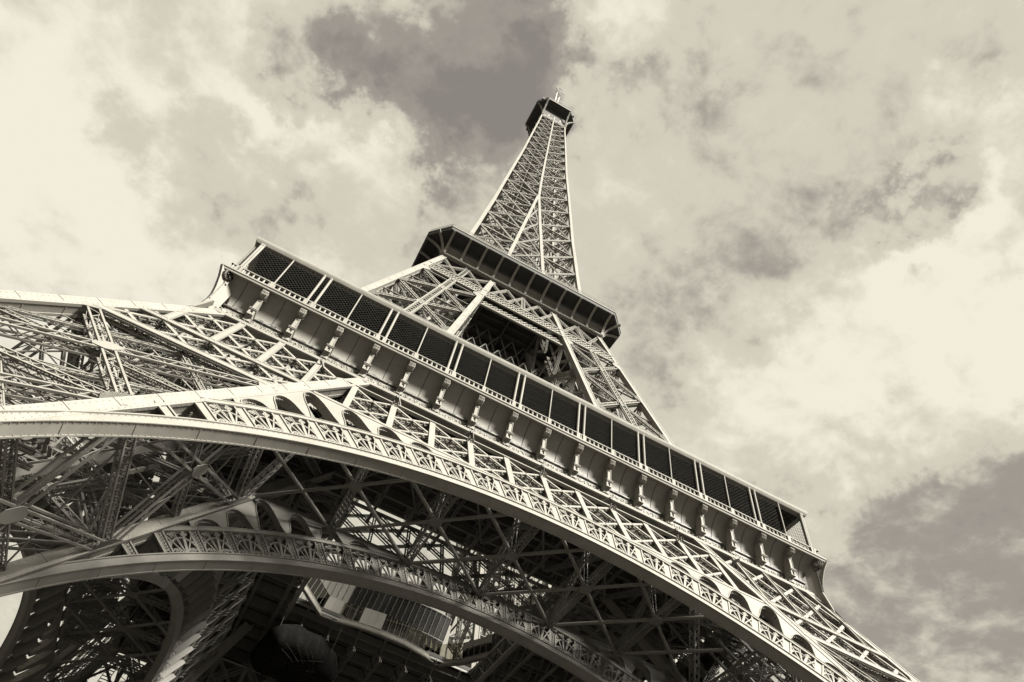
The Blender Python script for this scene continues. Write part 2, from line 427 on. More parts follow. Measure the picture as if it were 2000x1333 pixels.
while z < 54:                            # stair flights zigzag up the leg
    a, b_ = (.22, .80) if k % 2 == 0 else (.80, .22)
    jj = .30 if k % 2 == 0 else .38
    p0, p1 = leg_corner(z, a, jj), leg_corner(z+3.4, b_, jj)
    for o in (-0.55, 0.55):
        st.bar(p0+V(0, o, 0), p1+V(0, o, 0), 0.06, 0.28)
        st.bar(p0+V(0, o, 1.1), p1+V(0, o, 1.1), 0.05, 0.05)
        for m_ in range(9):
            c = p0+(p1-p0)*m_/8+V(0, o, 0); st.bar(c, c+V(0, 0, 1.1), 0.035)
    for m_ in range(18):
        c = p0+(p1-p0)*(m_+.5)/18; st.bar(c-V(0, .55, 0), c+V(0, .55, 0), 0.26, 0.04)
    z += 3.4; k += 1
it.build('lift_track', INNER, leg)
st.build('staircase', INNER, leg)
for k in (1, 2, 3):
    turn_copy(leg, k, tower)

# ---- arches ---------------------------------------------------------------------
CS, RA = 7.36, 38.45                    # intrados circle in the raked plane
CD, RD = 10.10, 39.95                   # extrados circle


def ip(x, s, n_=0.0, D=0.0): return fp(x, s/KI, n_, D)
def intr(th, dr=0.0): return (RA+dr)*math.sin(th), CS+(RA+dr)*math.cos(th)


def extr(th, dr=0.0):                    # the extrados, met along the ray from the intrados centre
    sx_, cx_ = math.sin(th), math.cos(th)
    dc = CD-CS
    bq = dc*cx_; rr = bq+math.sqrt((RD+dr)**2-dc*dc+bq*bq)
    return rr*sx_, CS+rr*cx_


def chord_x(s, D=0.0):                   # |x| of the leg's inner edge at height s
    return ez(s/KI)-wl(0)


def arch(D, rim, opening_depth, deep, web):
    ths = np.radians(np.linspace(-92, 92, 93))
    m = MB()
    # rib: a box whose underside is the broad soffit
    A = [ip(*intr(a), 0.0, D) for a in ths]; B = [ip(*intr(a, rim), 0.0, D) for a in ths]
    A2 = [p+DN*deep for p in A]; B2 = [p+DN*deep for p in B]
    m.strip(B, A); m.strip(A, A2); m.strip(A2, B2); m.strip(B2, B)
    # flange lips and cover plates
    for i in range(len(ths)-1):
        m.bar(ip(*intr(ths[i], rim+.03), .05, D), ip(*intr(ths[i+1], rim+.03), .05, D), 0.12, 0.10, NF)
        m.bar(A[i]+DN*deep, A[i+1]+DN*deep, 0.10, 0.10, NF)
        m.bar(A[i]+NF*.02, A[i+1]+NF*.02, 0.09, 0.06, NF)
    for a in np.radians(np.arange(-88, 89, 5.6)):
        p, q = intr(a, -.012), intr(a, rim*.5)
        c = ip(*p, 0, D)
        tn = V(math.cos(a), 0, 0)+ip(0, -math.sin(a))-ip(0, 0)
        m.bar(c+DN*.02, c+DN*(deep-.02), 0.05, 0.03, unit(ip(*q, 0, D)-c))
    if not web:
        for a in np.arange(-1.45, 1.45, .0095):
            for dr, dn in ((.10, 0), (rim-.10, 0)):
                c = ip(*intr(a, dr), .012, D); m.bar(c-V(.025, 0, 0), c+V(.025, 0, 0), .05, .04, NF)
            for dd in (.09, deep-.09):
                p, q = intr(a, -.012), intr(a, -.05)
                c = ip(*p, -dd, D); m.bar(c, ip(*intr(a, -.035), -dd, D), .05, .05, NF)
    # extrados band
    th_ok = []
    for a in np.radians(np.arange(-60, 60.01, 0.5)):
        x, s = extr(a)
        if abs(x) < chord_x(s)-0.1: th_ok.append(a)
    a0, a1 = th_ok[0], th_ok[-1]
    te = np.linspace(a0, a1, 70)
    for i in range(len(te)-1):
        p, q = ip(*extr(te[i], .25), -.15, D), ip(*extr(te[i+1], .25), -.15, D)
        m.bar(p, q, 0.50, 0.35, NF)
        m.bar(ip(*extr(te[i], .5), .02, D), ip(*extr(te[i+1], .5), .02, D), 0.08, 0.10, NF)
        m.bar(ip(*extr(te[i], .02), .02, D), ip(*extr(te[i+1], .02), .02, D), 0.08, 0.10, NF)
        if web: m.bar(ip(*extr(te[i], .25), -deep+.1, D), ip(*extr(te[i+1], .25), -deep+.1, D), 0.50, 0.2, NF)
    ar = m.build('arch', IRON if not web else INNER, tower)
    # ornament panels
    f = MB(); stp = R(3.77)
    posts = [k*stp for k in range(-13, 14)]

    def P(a, t_, n_=0.0):                # t_ 0 at the rib, 1 at the extrados
        i_, e_ = intr(a, rim+.05), extr(a, 0.0)
        return ip(i_[0]+(e_[0]-i_[0])*t_, i_[1]+(e_[1]-i_[1])*t_, n_, D)

    def hgt(a):
        i_, e_ = intr(a, rim), extr(a, 0.0)
        return math.hypot(e_[0]-i_[0], e_[1]-i_[1])
    for a in posts:
        x, s = extr(a)
        if abs(x) > chord_x(s)+1.2 or hgt(a) < 0.5: continue
        w_ = 0.30
        for o in (-w_, w_):
            da = o/RA
            f.bar(P(a+da, -0.02, -.06), P(a+da, 1.02, -.06), 0.13, 0.12, NF)
        if not web: f.bar(P(a, -0.02, -.10), P(a, 1.02, -.10), 0.60, 0.04, NF)
        else: f.lat(P(a, .0, -.1), P(a, 1., -.1), .6, .1, NF, .35, .07, .06, faces='f')
        f.bar(P(a, .10, -.75), P(a, 1., -.75), .07, 1.2, NF)
        if deep > .5:                    # lattice plates running back from each post
            f.lat(P(a, .0, -deep*.5), P(a, 1., -deep*.5), 0.35, deep*.8, NF, 0.4, 0.06, 0.04)
    for a, b_ in zip(posts[:-1], posts[1:]):
        m_ = (a+b_)/2
        x, s = extr(m_)
        if abs(x) > chord_x(s)+.4 or hgt(m_) < 0.7: continue
        L_ = b_-a

        def Q(u, v, n_=-.06): return P(a+L_*(0.12+0.76*u), v, n_)
        # fan bars from the middle of the rib
        for u2, w2 in ((0.02, .10), (0.30, .07), (0.38, .07), (0.72, .20), (0.98, .10)):
            f.bar(Q(0.5+(u2-.5)*.12, 0.0), Q(u2, 0.80 if u2 in (.02, .98) else 0.97), w2, 0.10, NF)
        # arched ring
        pr = None
        for k in range(13):
            u = k/12; v = 0.28+0.42*math.sin(math.pi*u)**0.7
            q = Q(u, v)
            if pr is not None: f.bar(pr, q, 0.13, 0.10, NF)
            pr = q
        # scrolls: lower pair big, upper pair in the corners, and a rosette
        for cx, cy, r0_, sg in ((0.20, 0.13, .30, 1), (0.80, 0.13, .30, -1), (0.22, 0.82, .26, 1), (0.70, 0.82, .26, -1)):
            c = Q(cx, cy); e1 = unit(Q(cx+.05, cy)-c)*sg; e2 = unit(Q(cx, cy+.05)-c)*(1 if cy > .5 else 1)
            pr = None
            for k in range(15):
                t_ = k/14; ang = math.pi*1.0-t_*math.pi*3.1; rr = r0_*min(1, hgt(m_)/2.8)*(1-.72*t_)
                q = c+e1*rr*math.cos(ang)+e2*rr*math.sin(ang)
                if pr is not None: f.bar(pr, q, 0.11*(1-.45*t_), 0.10, NF)
                pr = q
            f.bar(c-e1*.07, c+e1*.07, 0.14, 0.12, NF)
        for cx in (0.08, 0.92):
            c = Q(cx, 0.5); f.bar(c-V(.1, 0, 0), c+V(.1, 0, 0), 0.2, 0.1, NF)
    f.build('filigree', IRON if not web else INNER, ar)
    # arcaded spandrel plate above the extrados
    sp = MB(); TOP = 44.85*KI
    for a, b_ in zip(posts[:-1], posts[1:]):
        cols = []
        K_ = 14
        m_ = (a+b_)/2
        ok = True
        tops, opens, base = [], [], []
        for k in range(K_+1):
            t_ = a+(b_-a)*k/K_
            x, s = extr(t_, .45)
            if abs(x) >= chord_x(s)-.05: ok = False; break
            sx_, cx_ = math.sin(t_), math.cos(t_)
            r0_ = math.hypot(x, s-CS)
            rt = (TOP-CS)/cx_
            # the leg's inner edge: |x| = c0 - s*slope
            c0 = chord_x(0); sl = (chord_x(0)-chord_x(1))
            rl = (c0-sl*CS)/(abs(sx_)+sl*cx_)
            r1 = min(rt, rl+.05)
            base.append(r0_); tops.append(max(r1, r0_+.02)); opens.append(t_)
        if not ok: continue
        hh = tops[K_//2]-base[K_//2]
        A, B, E2 = [], [], []
        for k in range(K_+1):
            u = k/K_; t_ = opens[k]; sx_, cx_ = math.sin(t_), math.cos(t_)
            pier = 0.13
            if hh > 1.0 and pier <= u <= 1-pier:
                v = (u-pier)/(1-2*pier)
                ho = max(0.0, min(tops[k]-base[k]-.35, (hh-.45)*(1-abs(2*v-1)**2.6)**0.6))
            else: ho = 0.0
            ro = base[k]+ho
            A.append(ip(ro*sx_, CS+ro*cx_, -.02, D)); B.append(ip(tops[k]*sx_, CS+tops[k]*cx_, -.02, D))
        back = DN*opening_depth
        sp.strip(B, A); sp.strip([p+back for p in A], [p+back for p in B]); sp.strip(A, [p+back for p in A]); sp.strip([p+back for p in B], B)
        if hh > 1.0:
            for k in range(K_):
                sp.bar(A[k]+NF*.03, A[k+1]+NF*.03, 0.07, 0.07, NF)
            # bolt lugs round the opening
            for k in range(1, K_, 1):
                c = A[k]-NF*.25-unit(B[k]-A[k])*.10
                sp.bar(c-V(.07, 0, 0), c+V(.07, 0, 0), .14, .1, NF)
    sp.build('arcade', IRON if not web else INNER, ar)
    return ar


ARO = arch(0.0, 0.80, 0.75, 0.85, False)
ARI = arch(15.0, 0.75, 0.6, 0.85, True)
for a in (ARO, ARI):
    for k in (1, 2, 3): turn_copy(a, k, tower)

# ---- lattice girder under the first floor ------------------------------------------
ZG = (44.95, 48.05, 51.10)


def girder(D, outer):
    m = MB()
    xin = lambda z: ez(z)-wl(z)
    m.bar(fp(-20.6, 51.15, -.12, D), fp(20.6, 51.15, -.12, D), .22, .35, NF)
    m.bar(fp(-22.4, 44.95, -.14, D), fp(22.4, 44.95, -.14, D), .40, .35, NF)
    lugs = []

    def dia(x0, z0, x1, z1, w_=.26):
        p, q = fp(x0, z0, -.2, D), fp(x1, z1, -.2, D)
        if outer:
            m.bar(p, q, w_, .10, NF)
            # light lacing behind the flange, with its bolt heads
            m.lat(p+DN*.42, q+DN*.42, .34, .46, NF, .5, .07, .035, faces='d')
            n_ = 7
            ax = unit(q-p); sd_ = np.cross(ax, NF)
            for k in range(n_):
                c = p+(q-p)*(k+.5)/n_+DN*.10
                for sg in (-1, 1):
                    m.bar(c+sd_*sg*(w_/2+.03)-ax*.07, c+sd_*sg*(w_/2+.03)+ax*.07, .14, .12, NF)
        else:
            if z1 < z0: m.lat(p, q, .50, .40, NF, .5, .09, .045, faces='f', x=False)
            else: m.lat(p+DN*.3, q+DN*.3, .34, .2, NF, .45, .07, .04, faces='f', x=False)
    xs = BX[4:15]
    for x in xs:
        if outer:
            m.bar(fp(x, 44.6, -.10, D), fp(x, 51.2, -.10, D), .56, .12, NF)
            m.bar(fp(x, 44.6, -.5, D), fp(x, 51.2, -.5, D), .2, .7, NF)
        else: m.lat(fp(x, 44.6, -.3, D), fp(x, 51.2, -.3, D), .34, .3, NF, .45, .08, .04, faces='f', x=False)
    for i in range(4, 14):
        for r in (0, 1):
            dia(BX[i], ZG[r], BX[i+1], ZG[r+1]); dia(BX[i], ZG[r+1], BX[i+1], ZG[r])
    if outer:
        for sg in (-1, 1):
            # girder carried across the faces of the legs
            for zz, w_ in ((42.3, .62), (45.7, .55)):
                m.bar(fp(sg*(ez(zz)-1.0), zz, -.12), fp(sg*(xin(zz)+.9), zz, -.12), w_*KI*.75, .3, NF)
                m.bar(fp(sg*(ez(zz)-1.0), zz-.32, -.02), fp(sg*(xin(zz)+.9), zz-.32, -.02), .08, .12, NF)
                m.bar(fp(sg*(ez(zz)-1.0), zz+.32, -.02), fp(sg*(xin(zz)+.9), zz+.32, -.02), .08, .12, NF)
            for i in range(0, 4):
                x = sg*-BX[i]
                m.bar(fp(x, 45.7, -.08), fp(x, 53.2, -.08), .60, .12, NF)
                m.bar(fp(x-.24, 45.7, -.0), fp(x-.24, 53.2, -.0), .07, .12, NF); m.bar(fp(x+.24, 45.7, -.0), fp(x+.24, 53.2, -.0), .07, .12, NF)

            def clip(x0, z0, x1, z1):
                # keep a diagonal between the leg's chords
                pts = [t_ for t_ in np.linspace(0, 1, 41) if xin(z0+(z1-z0)*t_)+.8 < abs(x0+(x1-x0)*t_) < ez(z0+(z1-z0)*t_)-.7]
                if len(pts) > 5:
                    a, b_ = pts[0], pts[-1]
                    dia(x0+(x1-x0)*a, z0+(z1-z0)*a, x0+(x1-x0)*b_, z0+(z1-z0)*b_, .30)
            rows = ((42.3, 45.7), (45.7, 49.3), (49.3, 52.9))
            for za, zb in rows:
                for i in range(-2, 5):
                    x0 = sg*(35.35-i*3.928); x1 = sg*(35.35-(i+1)*3.928)
                    clip(x0, za, x1, zb); clip(x0, zb, x1, za)
    return m.build('lattice_girder', IRON if outer else INNER, tower)


GO = girder(0.0, True); GI = girder(15.0, False)
rw = MB()
for x in np.arange(-20.2, 20.3, .42): rw.bar(fp(x, 44.8, -1.1), fp(x, 51.3, -1.1), .10, .06, NF)
for i in range(4, 14):
    for r in (0, 1):
        for o in (-.9, 0, .9):
            for (z0_, z1_) in ((ZG[r], ZG[r+1]), (ZG[r+1], ZG[r])):
                rw.bar(fp(BX[i]+o, z0_, -1.2), fp(BX[i+1]+o, z1_, -1.2), .34, .06, NF)
for z_ in np.arange(45.2, 51.2, .75): rw.bar(fp(-20.2, z_, -1.14), fp(20.2, z_, -1.14), .12, .05, NF)
rw.build('rear_web', INNER, GO)
FRONT_SUN_SCREEN = []  # added bars behind the front leg faces, blocking sun from the inner arch
for sg in (-1, 1):
    rw = MB()
    for z0_, z1_ in ((45.8, 49.3), (49.3, 52.9)):
        xi_, xo_ = ez(z1_)-wl(z1_)+1.2, ez(z1_)-1.0
        for x in np.arange(xi_, xo_, .55): rw.bar(fp(sg*x, z0_, -1.6), fp(sg*x, z1_, -1.6), .24, .06, NF)
        for x in np.arange(xi_, xo_-2, 1.3):
            rw.bar(fp(sg*x, z0_, -1.7), fp(sg*(x+2.2), z1_, -1.7), .26, .06, NF); rw.bar(fp(sg*(x+2.2), z0_, -1.7), fp(sg*x, z1_, -1.7), .26, .06, NF)
    FRONT_SUN_SCREEN.append(rw.build('leg_sun_screen', INNER))
gp = MB(); gp.bar((-20.0, -32.4, 52.0), (20.0, -32.4, 52.0), .12, 3.2)  # added dark plate standing in for shade between girder and cornice
gp.build('gap_shade_plate', ROOFM, GO)
for a in (GO, GI):
    for k in (1, 2, 3): turn_copy(a, k, tower)
for o in FRONT_SUN_SCREEN: o.parent = GO

# ---- bracing between outer and inner girder --------------------------------------
hb = MB()
for i in range(-6, 7):
    x0 = i*7.856/1.0 * 0.5
nodes_o = {}
zc_, zi = 44.6, 44.2
xo = [-23.57+7.856*k for k in range(7)]
for x in xo:
    o_, i_ = V(x, -ez(44.9)+.6, 44.7), V(x, -ez(44.9)+14.6, 44.3)
    c_ = (o_+i_)/2
    if abs(x) < 22:
        hb.lat(o_, i_, 0.75, 0.55, (0, 0, 1), 0.6, 0.10, 0.05)
        hb.lat(i_, V(x, -36.0, 51.0), 0.6, 0.5, (1, 0, 0), 0.6, 0.09, 0.045)
        hb.lat(o_+V(0, 1, 0), V(x, -22.0, 52.0), 0.45, 0.4, (1, 0, 0), 0.6, 0.08, 0.04)
        for q in (-.18, .18): hb.bar(c_+V(q, 0, 0), V(x+q, c_[1]+.4, 53), .08)
        # gusset
        hb.prism([c_+V(a_, b_, -.22) for a_, b_ in ((-.6, -.25), (-.25, -.6), (.25, -.6), (.6, -.25), (.6, .25), (.25, .6), (-.25, .6), (-.6, .25))], (0, 0, -.05))
    for dx in (15.712, -15.712):
        x1 = x+dx
        t1 = 1.0
        if abs(x1) > 24:
            t1 = 0.5
            if abs(x+dx*t1) > 24: continue
        o2 = i_+(V(x1, -ez(44.9)+.6, 44.7)-i_)*t1
        hb.tube([i_-V(0, 0, .1), o2-V(0, 0, .1)], 0.17, 10)
        if t1 < 1:
            pass
    for dx in (7.856, -7.856):          # upper plane ties
        if abs(x+dx) < 24:
            hb.bar(V(x, -35.5, 52.3), V(x+dx, -21.5, 52.3), 0.22, 0.25)
HB = hb.build('wind_bracing', INNER, tower)
for k in (1, 2, 3): turn_copy(HB, k, tower)

# ---- first floor deck ----------------------------------------------------------------
dk = MB()
HX0, HX1, HY0, HY1 = -14.4, 13.4, -14.8, 11.0
for (x0, x1, y0, y1) in ((-33.7, 33.7, -33.7, -17.6), (-33.7, HX0, -17.6, HY0), (6.0, 33.7, -17.6, HY0), (HX0, 6.0, -16.3, HY0), (-33.7, 33.7, HY1, 33.7), (-33.7, HX0, HY0, HY1), (HX1, 33.7, HY0, HY1)):
    dk.bar(((x0+x1)/2, y0, 57.6), ((x0+x1)/2, y1, 57.6), x1-x0, .5)
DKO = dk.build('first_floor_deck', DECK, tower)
jb = MB()
for i in range(1, 18):                   # floor girders
    x = BX[i]
    if HX0 < x < HX1: segs = ((-34, HY0), (HY1, 34))
    else: segs = ((-34, 34),)
    for y0, y1 in segs:
        jb.lat((x, y0, 55.4), (x, y1, 55.4), .35, 3.4, (0, 0, 1), 3.4, .22, .12, faces='d')
for y in np.arange(-33.4, 34, 3.928):
    if HY0 < y < HY1: segs = ((-34, HX0), (HX1, 34))
    else: segs = ((-34, 34),)
    for x0, x1 in segs:
        jb.bar((x0, y, 56.6), (x1, y, 56.6), .22, 1.3)
for y in np.arange(-33.4, 34, 1.31):
    if HY0 < y < HY1: segs = ((-34, HX0), (HX1, 34))
    else: segs = ((-34, 34),)
    for x0, x1 in segs: jb.bar((x0, y, 57.2), (x1, y, 57.2), .14, .4)
jb.bar((HX0-1, HY1+1.2, 56.7), (HX1+1, HY1+1.2, 56.7), .3, .9)
jb.bar((HX0, HY0, 56.9), (HX1, HY0, 56.9), .3, .9)
for p, q in (((HX0, HY0), (HX0, HY1)), ((HX1, HY0), (HX1, HY1))):
    jb.lat((*p, 55.6), (*q, 55.6), .6, 3.0, (0, 0, 1), 3.0, .3, .16, faces='d')
jb.build('floor_girders', INNER, DKO)

# ---- first floor gallery --------------------------------------------------------------
def sweep(profile):                      # profile (y outward, z): mitred to the square plan, front side
    m = MB()
    for (ya, za), (yb, zb) in zip(profile[:-1], profile[1:]):
        k = 18
        A = [V(-ya+2*ya*i/k, -ya, za) for i in range(k+1)]; B = [V(-yb+2*yb*i/k, -yb, zb) for i in range(k+1)]
        m.strip(A, B)
    return m


cove_prof = [(33.92, 53.75), (33.92, 54.95), (34.10, 54.97), (34.12, 55.12), (33.92, 55.16)]
cove_prof += [(36.0-2.08*math.cos(R(t_)), 55.25+2.62*math.sin(R(t_))) for t_ in np.linspace(0, 84, 26)]
g = sweep(cove_prof)
seam = MB()
for x in (0.0,):                          # one sheet seam
    for (ya, za), (yb, zb) in zip(cove_prof[5:-1], cove_prof[6:]):
        seam.bar((x, -ya-.01, za), (x, -yb-.01, zb), .07, .03, (0, -1, 0))
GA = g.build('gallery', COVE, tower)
sme = seam.mesh('sheet_seam'); sme.materials.append(DECK)
for i in range(18):
    o = bpy.data.objects.new('sheet_seam', sme); COL.objects.link(o); o.parent = GA; o.location = ((BX[i]+BX[i+1])/2, 0, 0)
co_ = sweep([(33.5, 53.22), (34.42, 53.22), (34.52, 53.30), (34.52, 53.62), (34.44, 53.66), (34.44, 53.74), (33.9, 53.76)])
lipm = sweep([(35.76, 57.90), (35.76, 57.64), (35.95, 57.64), (36.00, 57.80), (36.10, 57.88), (36.10, 58.06), (35.95, 58.12), (35.2, 58.13)])
for i in range(int(69/0.55)):            # bolt heads under the frieze
    x = -34.3+i*.55
    co_.bar((x-.06, -34.53, 53.70), (x+.06, -34.53, 53.70), .10, .08)
co_.build('cornice', IRON, GA); lipm.build('gallery_lip', IRON, GA)


def pedestal(m):
    m.box((0, -34.28, 53.98), (0.86, .62, .42))
    m.box((0, -34.31, 54.22), (0.92, .74, .07))
    # pedestal with its dark niche
    for sx_ in (-.30, .30): m.box((sx_*.93, -34.56, 54.58), (.22, 1.04, .64))
    m.box((0, -34.50, 54.58), (.36, .90, .64)); m.box((0, -34.98, 54.31), (.36, .2, .10)); m.box((0, -34.98, 54.86), (.36, .2, .10))
    m.box((0, -34.60, 54.95), (.92, 1.16, .09)); m.box((0, -34.62, 55.04), (1.0, 1.24, .07))
    # shaft, its back following the cove
    m.box((0, -34.60, 55.95), (.54, .96, 1.72))
    m.bar((0, -34.7, 56.8), (0, -35.0, 57.55), .50, .7, (0, -1, 0))
    m.box((-.24, -35.10, 55.95), (.06, .06, 1.72)); m.box((.24, -35.10, 55.95), (.06, .06, 1.72))
    m.tube([(0, -35.07, 56.62), (0, -35.16, 56.62)], .20, 12); m.tube([(0, -35.07, 56.62), (0, -35.19, 56.62)], .10, 10)


def console(corner=False):
    m = MB()
    if corner: m.box((0, -34.98, 55.2), (.34, .12, 3.0)); m.bar((0, -34.9, 56.5), (0, -35.0, 57.55), .40, .4, (0, -1, 0))
    else: pedestal(m)
    # acanthus scroll: ridged barrel with volutes at the ends
    cy, cz_ = -35.30, 57.28
    k = 22; X = np.linspace(-.40, .40, 15); V_ = []; F_ = []
    for i, x in enumerate(X):
        rr = .45+.045*math.cos(x*math.pi/.133)-(.06 if i in (0, 14) else 0)
        for j in range(k):
            a = 2*math.pi*j/k; r2 = rr*(1+.02*math.sin(9*a))
            V_.append((x, cy+r2*math.cos(a), cz_+r2*math.sin(a)))
    F_ = [(i*k+j, i*k+(j+1) % k, (i+1)*k+(j+1) % k, (i+1)*k+j) for i in range(14) for j in range(k)]
    F_ += [tuple(range(k)), tuple(14*k+j for j in range(k))[::-1]]
    m.poly(V_, F_)
    for sg in (-1, 1):
        pr = None
        for q in range(26):
            t_ = q/25; a = -1.2+t_*math.pi*4.2; rr = .46*(1-.85*t_)
            c = V(sg*.44, cy+rr*math.cos(a), cz_+rr*math.sin(a))
            if pr is not None: m.bar(pr, c, .10, .10, (1, 0, 0))
            pr = c
    # leaf tips lapping down the shaft and up to the lip
    for i, x in enumerate((-.32, -.16, 0, .16, .32)):
        m.tube([(x*.7, -35.15, 56.55+.10*abs(i-2)), (x*.9, -35.42, 56.80), (x, -35.68, 57.02), (x, -35.80, 57.30), (x*1.1, -35.72, 57.62)], [.03, .085, .11, .11, .05], 7)
    return m


def slim(me, k):
    v = np.zeros(len(me.vertices)*3); me.vertices.foreach_get('co', v); v[0::3] *= k; me.vertices.foreach_set('co', v); me.update(); return me


cm = slim(console().mesh('console'), .78); cm.materials.append(IRON)
cmc = console(True).mesh('console'); cmc.materials.append(IRON)
for i in range(19):
    o = bpy.data.objects.new('console', cmc if i in (0, 18) else cm); COL.objects.link(o); o.parent = GA
    if i in (0, 18):
        sg = -1 if i == 0 else 1
        o.location = (0, 0, 0); o.rotation_euler = (0, 0, sg*math.pi/4)
        # turned to the corner's diagonal
        rr = 35.1; ang = sg*math.pi/4
        tgt = V(sg*35.35, -35.35, 0)
        src = V(0, -35.3, 0)
        rot = V(src[0]*math.cos(ang)-src[1]*math.sin(ang), src[0]*math.sin(ang)+src[1]*math.cos(ang), 0)
        o.location = tuple(tgt-rot)
    else:
        o.location = (BX[i], 0, 0)

NAMES = ['MONGE', 'POISSON', 'ARAGO', 'THENARD', 'COMBES', 'HAUY', 'MORIN', 'DELAUNAY', 'FOUCAULT', 'POINSOT', 'COULOMB', 'EBELMEN', 'VICAT', 'DE PRONY', 'FRESNEL', 'REGNAULT', 'BELGRAND', 'CAUCHY']
LETM = mat('gilt_letter_paint', (0.1775, 0.1690, 0.1420), (0.2059, 0.1960, 0.1633), 0.8, 2.0, 0.2, spec=0.1)
dg = bpy.context.evaluated_depsgraph_get()
NAME_OBJS = []
for i, s in enumerate(NAMES):
    fc = bpy.data.curves.new('name_text', 'FONT'); fc.body = s; fc.size = 0.86; fc.extrude = 0.03; fc.align_x = 'CENTER'
    fc.space_character = 1.18; fc.resolution_u = 2
    fo = bpy.data.objects.new('name_text', fc); COL.objects.link(fo)
    bpy.context.view_layer.update(); dg = bpy.context.evaluated_depsgraph_get()
    me = bpy.data.meshes.new_from_object(fo.evaluated_get(dg)); me.name = 'name_lettering'
    bpy.data.objects.remove(fo); bpy.data.curves.remove(fc)
    v = np.zeros(len(me.vertices)*3); me.vertices.foreach_get('co', v); v = v.reshape(-1, 3)
    wd = max(v[:, 0].max()-v[:, 0].min(), .1); k = min(1.0, 2.75/wd)
    xm = (v[:, 0].max()+v[:, 0].min())/2
    # the photograph is a mirror image, and so is the lettering
    out = np.stack([-(v[:, 0]-xm)*k, -33.93-v[:, 2]*1.0-.02, 54.07+v[:, 1]], 1)
    me.vertices.foreach_set('co', out.ravel()); me.flip_normals() if hasattr(me, 'flip_normals') else None
    me.update(); me.materials.clear(); me.materials.append(LETM)
    o = bpy.data.objects.new('name_lettering', me); COL.objects.link(o); o.parent = GA; o.location = ((BX[i]+BX[i+1])/2, 0, 0)
    NAME_OBJS.append(o)

bl = MB()
bl.bar((-35.75, -35.62, 58.2), (35.75, -35.62, 58.2), .26, .12)
bl.bar((-35.75, -35.62, 59.22), (35.75, -35.62, 59.22), .18, .11)
for i in range(132):
    x = -35.5+i*.54
    bl.tube([(x, -35.62, 58.3), (x, -35.62, 58.55), (x, -35.62, 58.8), (x, -35.62, 59.12)], [.07, .12, .11, .06], 6)
for i in range(19):
    for o_ in ((-.38, .38) if i % 2 == 0 else (0,)):
        x = BX[i]+o_
        if abs(x) > 35.6: x = math.copysign(34.75, x)
        bl.box((x, -35.62, 58.7), (.40, .34, 1.0))
bl.build('balustrade', IRON, GA)
for i in range(19):
    for o_ in ((-.38, .38) if i % 2 == 0 else (0,)):
        x = BX[i]+o_
        if abs(x) > 35.6: x = math.copysign(34.75, x)
        pm = MB(); rr = .14 if i % 2 == 0 else .08
        pm.tube([(x, -35.45, 59.1), (x, -35.45, 59.5), (x, -35.45, 59.52), (x, -35.45, 64.3), (x, -35.45, 64.32), (x, -35.45, 64.6)], [rr*1.3, rr*1.3, rr, rr, rr*1.25, rr*1.25], 10)
        pm.build('gallery_post', IRON, GA, smooth=False)
cn = sweep([(34.9, 64.45), (35.55, 64.45), (35.62, 64.55), (35.74, 64.75), (35.80, 64.95), (35.74, 65.12), (35.62, 65.2), (27.9, 65.6)])
cn.build('canopy_fascia', IRON, GA)
cr_ = sweep([(34.9, 64.5), (27.9, 64.9), (27.9, 65.55)])
for x in np.arange(-34.5, 34.6, .82):
    y1 = max(28.0, 28.0)
    cr_.bar((x, -34.9, 64.42), (x, -max(28.0, abs(x)*0+28.0), 64.80), .10, .14)
for y in np.arange(28.4, 34.9, .82):
    cr_.bar((-y, -y, 64.45+(34.9-y)*.057), (y, -y, 64.45+(34.9-y)*.057), .08, .10)
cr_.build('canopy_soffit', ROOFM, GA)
ws = MB()
z0, z1 = 59.25, 64.4
hh = z1-z0
for x in np.arange(-35.0-hh, 35.0, .46):
    a, b_ = max(x, -35.0), min(x+hh, 31.0)
    if b_ > a: ws.bar((a, -35.3, z0+(a-x)), (b_, -35.3, z0+(b_-x)), .02, .02, (0, -1, 0))
    a, b_ = max(x, -35.0), min(x+hh, 31.0)
    if b_ > a: ws.bar((a, -35.28, z1-(a-x)), (b_, -35.28, z1-(b_-x)), .02, .02, (0, -1, 0))
ws.build('mesh_screen', WIRE, GA)
iw = MB()
iw.bar((-28, -27.9, 61.5), (28, -27.9, 61.5), .2, 7.2)
for x in np.arange(-27.5, 27.6, 1.96):
    iw.bar((x, -28.05, 58), (x, -28.05, 65), .14, .12)
iw.build('glazed_wall', DARKG, GA)
for k in (1, 2, 3):
    c = turn_copy(GA, k, tower)
    for ch_ in kids(c):
        if ch_.name.startswith('name_lettering') or (ch_.name.startswith('console') and abs(ch_.location.x) > 1e9):
            bpy.data.objects.remove(ch_)
# swept corner brackets from the gallery's corners down to the legs
cb = MB()
ck = [(57.75, 36.15), (57.1, 35.9), (56.4, 35.66), (55.3, 35.38), (54.4, 35.22), (53.6, 35.18), (52.6, 35.26), (51.3, 35.60), (50.0, 36.08), (48.0, 37.05)]
czs = np.linspace(57.75, 48.0, 24)
cur = [(float(np.interp(-z_, [-c_[0] for c_ in ck], [c_[1] for c_ in ck])), float(z_)) for z_ in czs]
for (a, za), (b_, zb) in zip(cur[:-1], cur[1:]):
    cb.bar((-a, -a, za), (-b_, -b_, zb), .30, .05, (-1, -1, 0))
P_ = [V(-a, -a, z_) for a, z_ in cur]; Q_ = [V(-min(a, 34.2 if z_ > 53 else 60.9-.495*z_-.6), -min(a, 34.2 if z_ > 53 else 60.9-.495*z_-.6), z_) for a, z_ in cur]
cb.strip(P_, Q_); cb.strip([p+V(.05, -.05, 0) for p in Q_], [p+V(.05, -.05, 0) for p in P_])
CBO = cb.build('corner_bracket', IRON, tower)
for k in (1, 2, 3): turn_copy(CBO, k, tower)


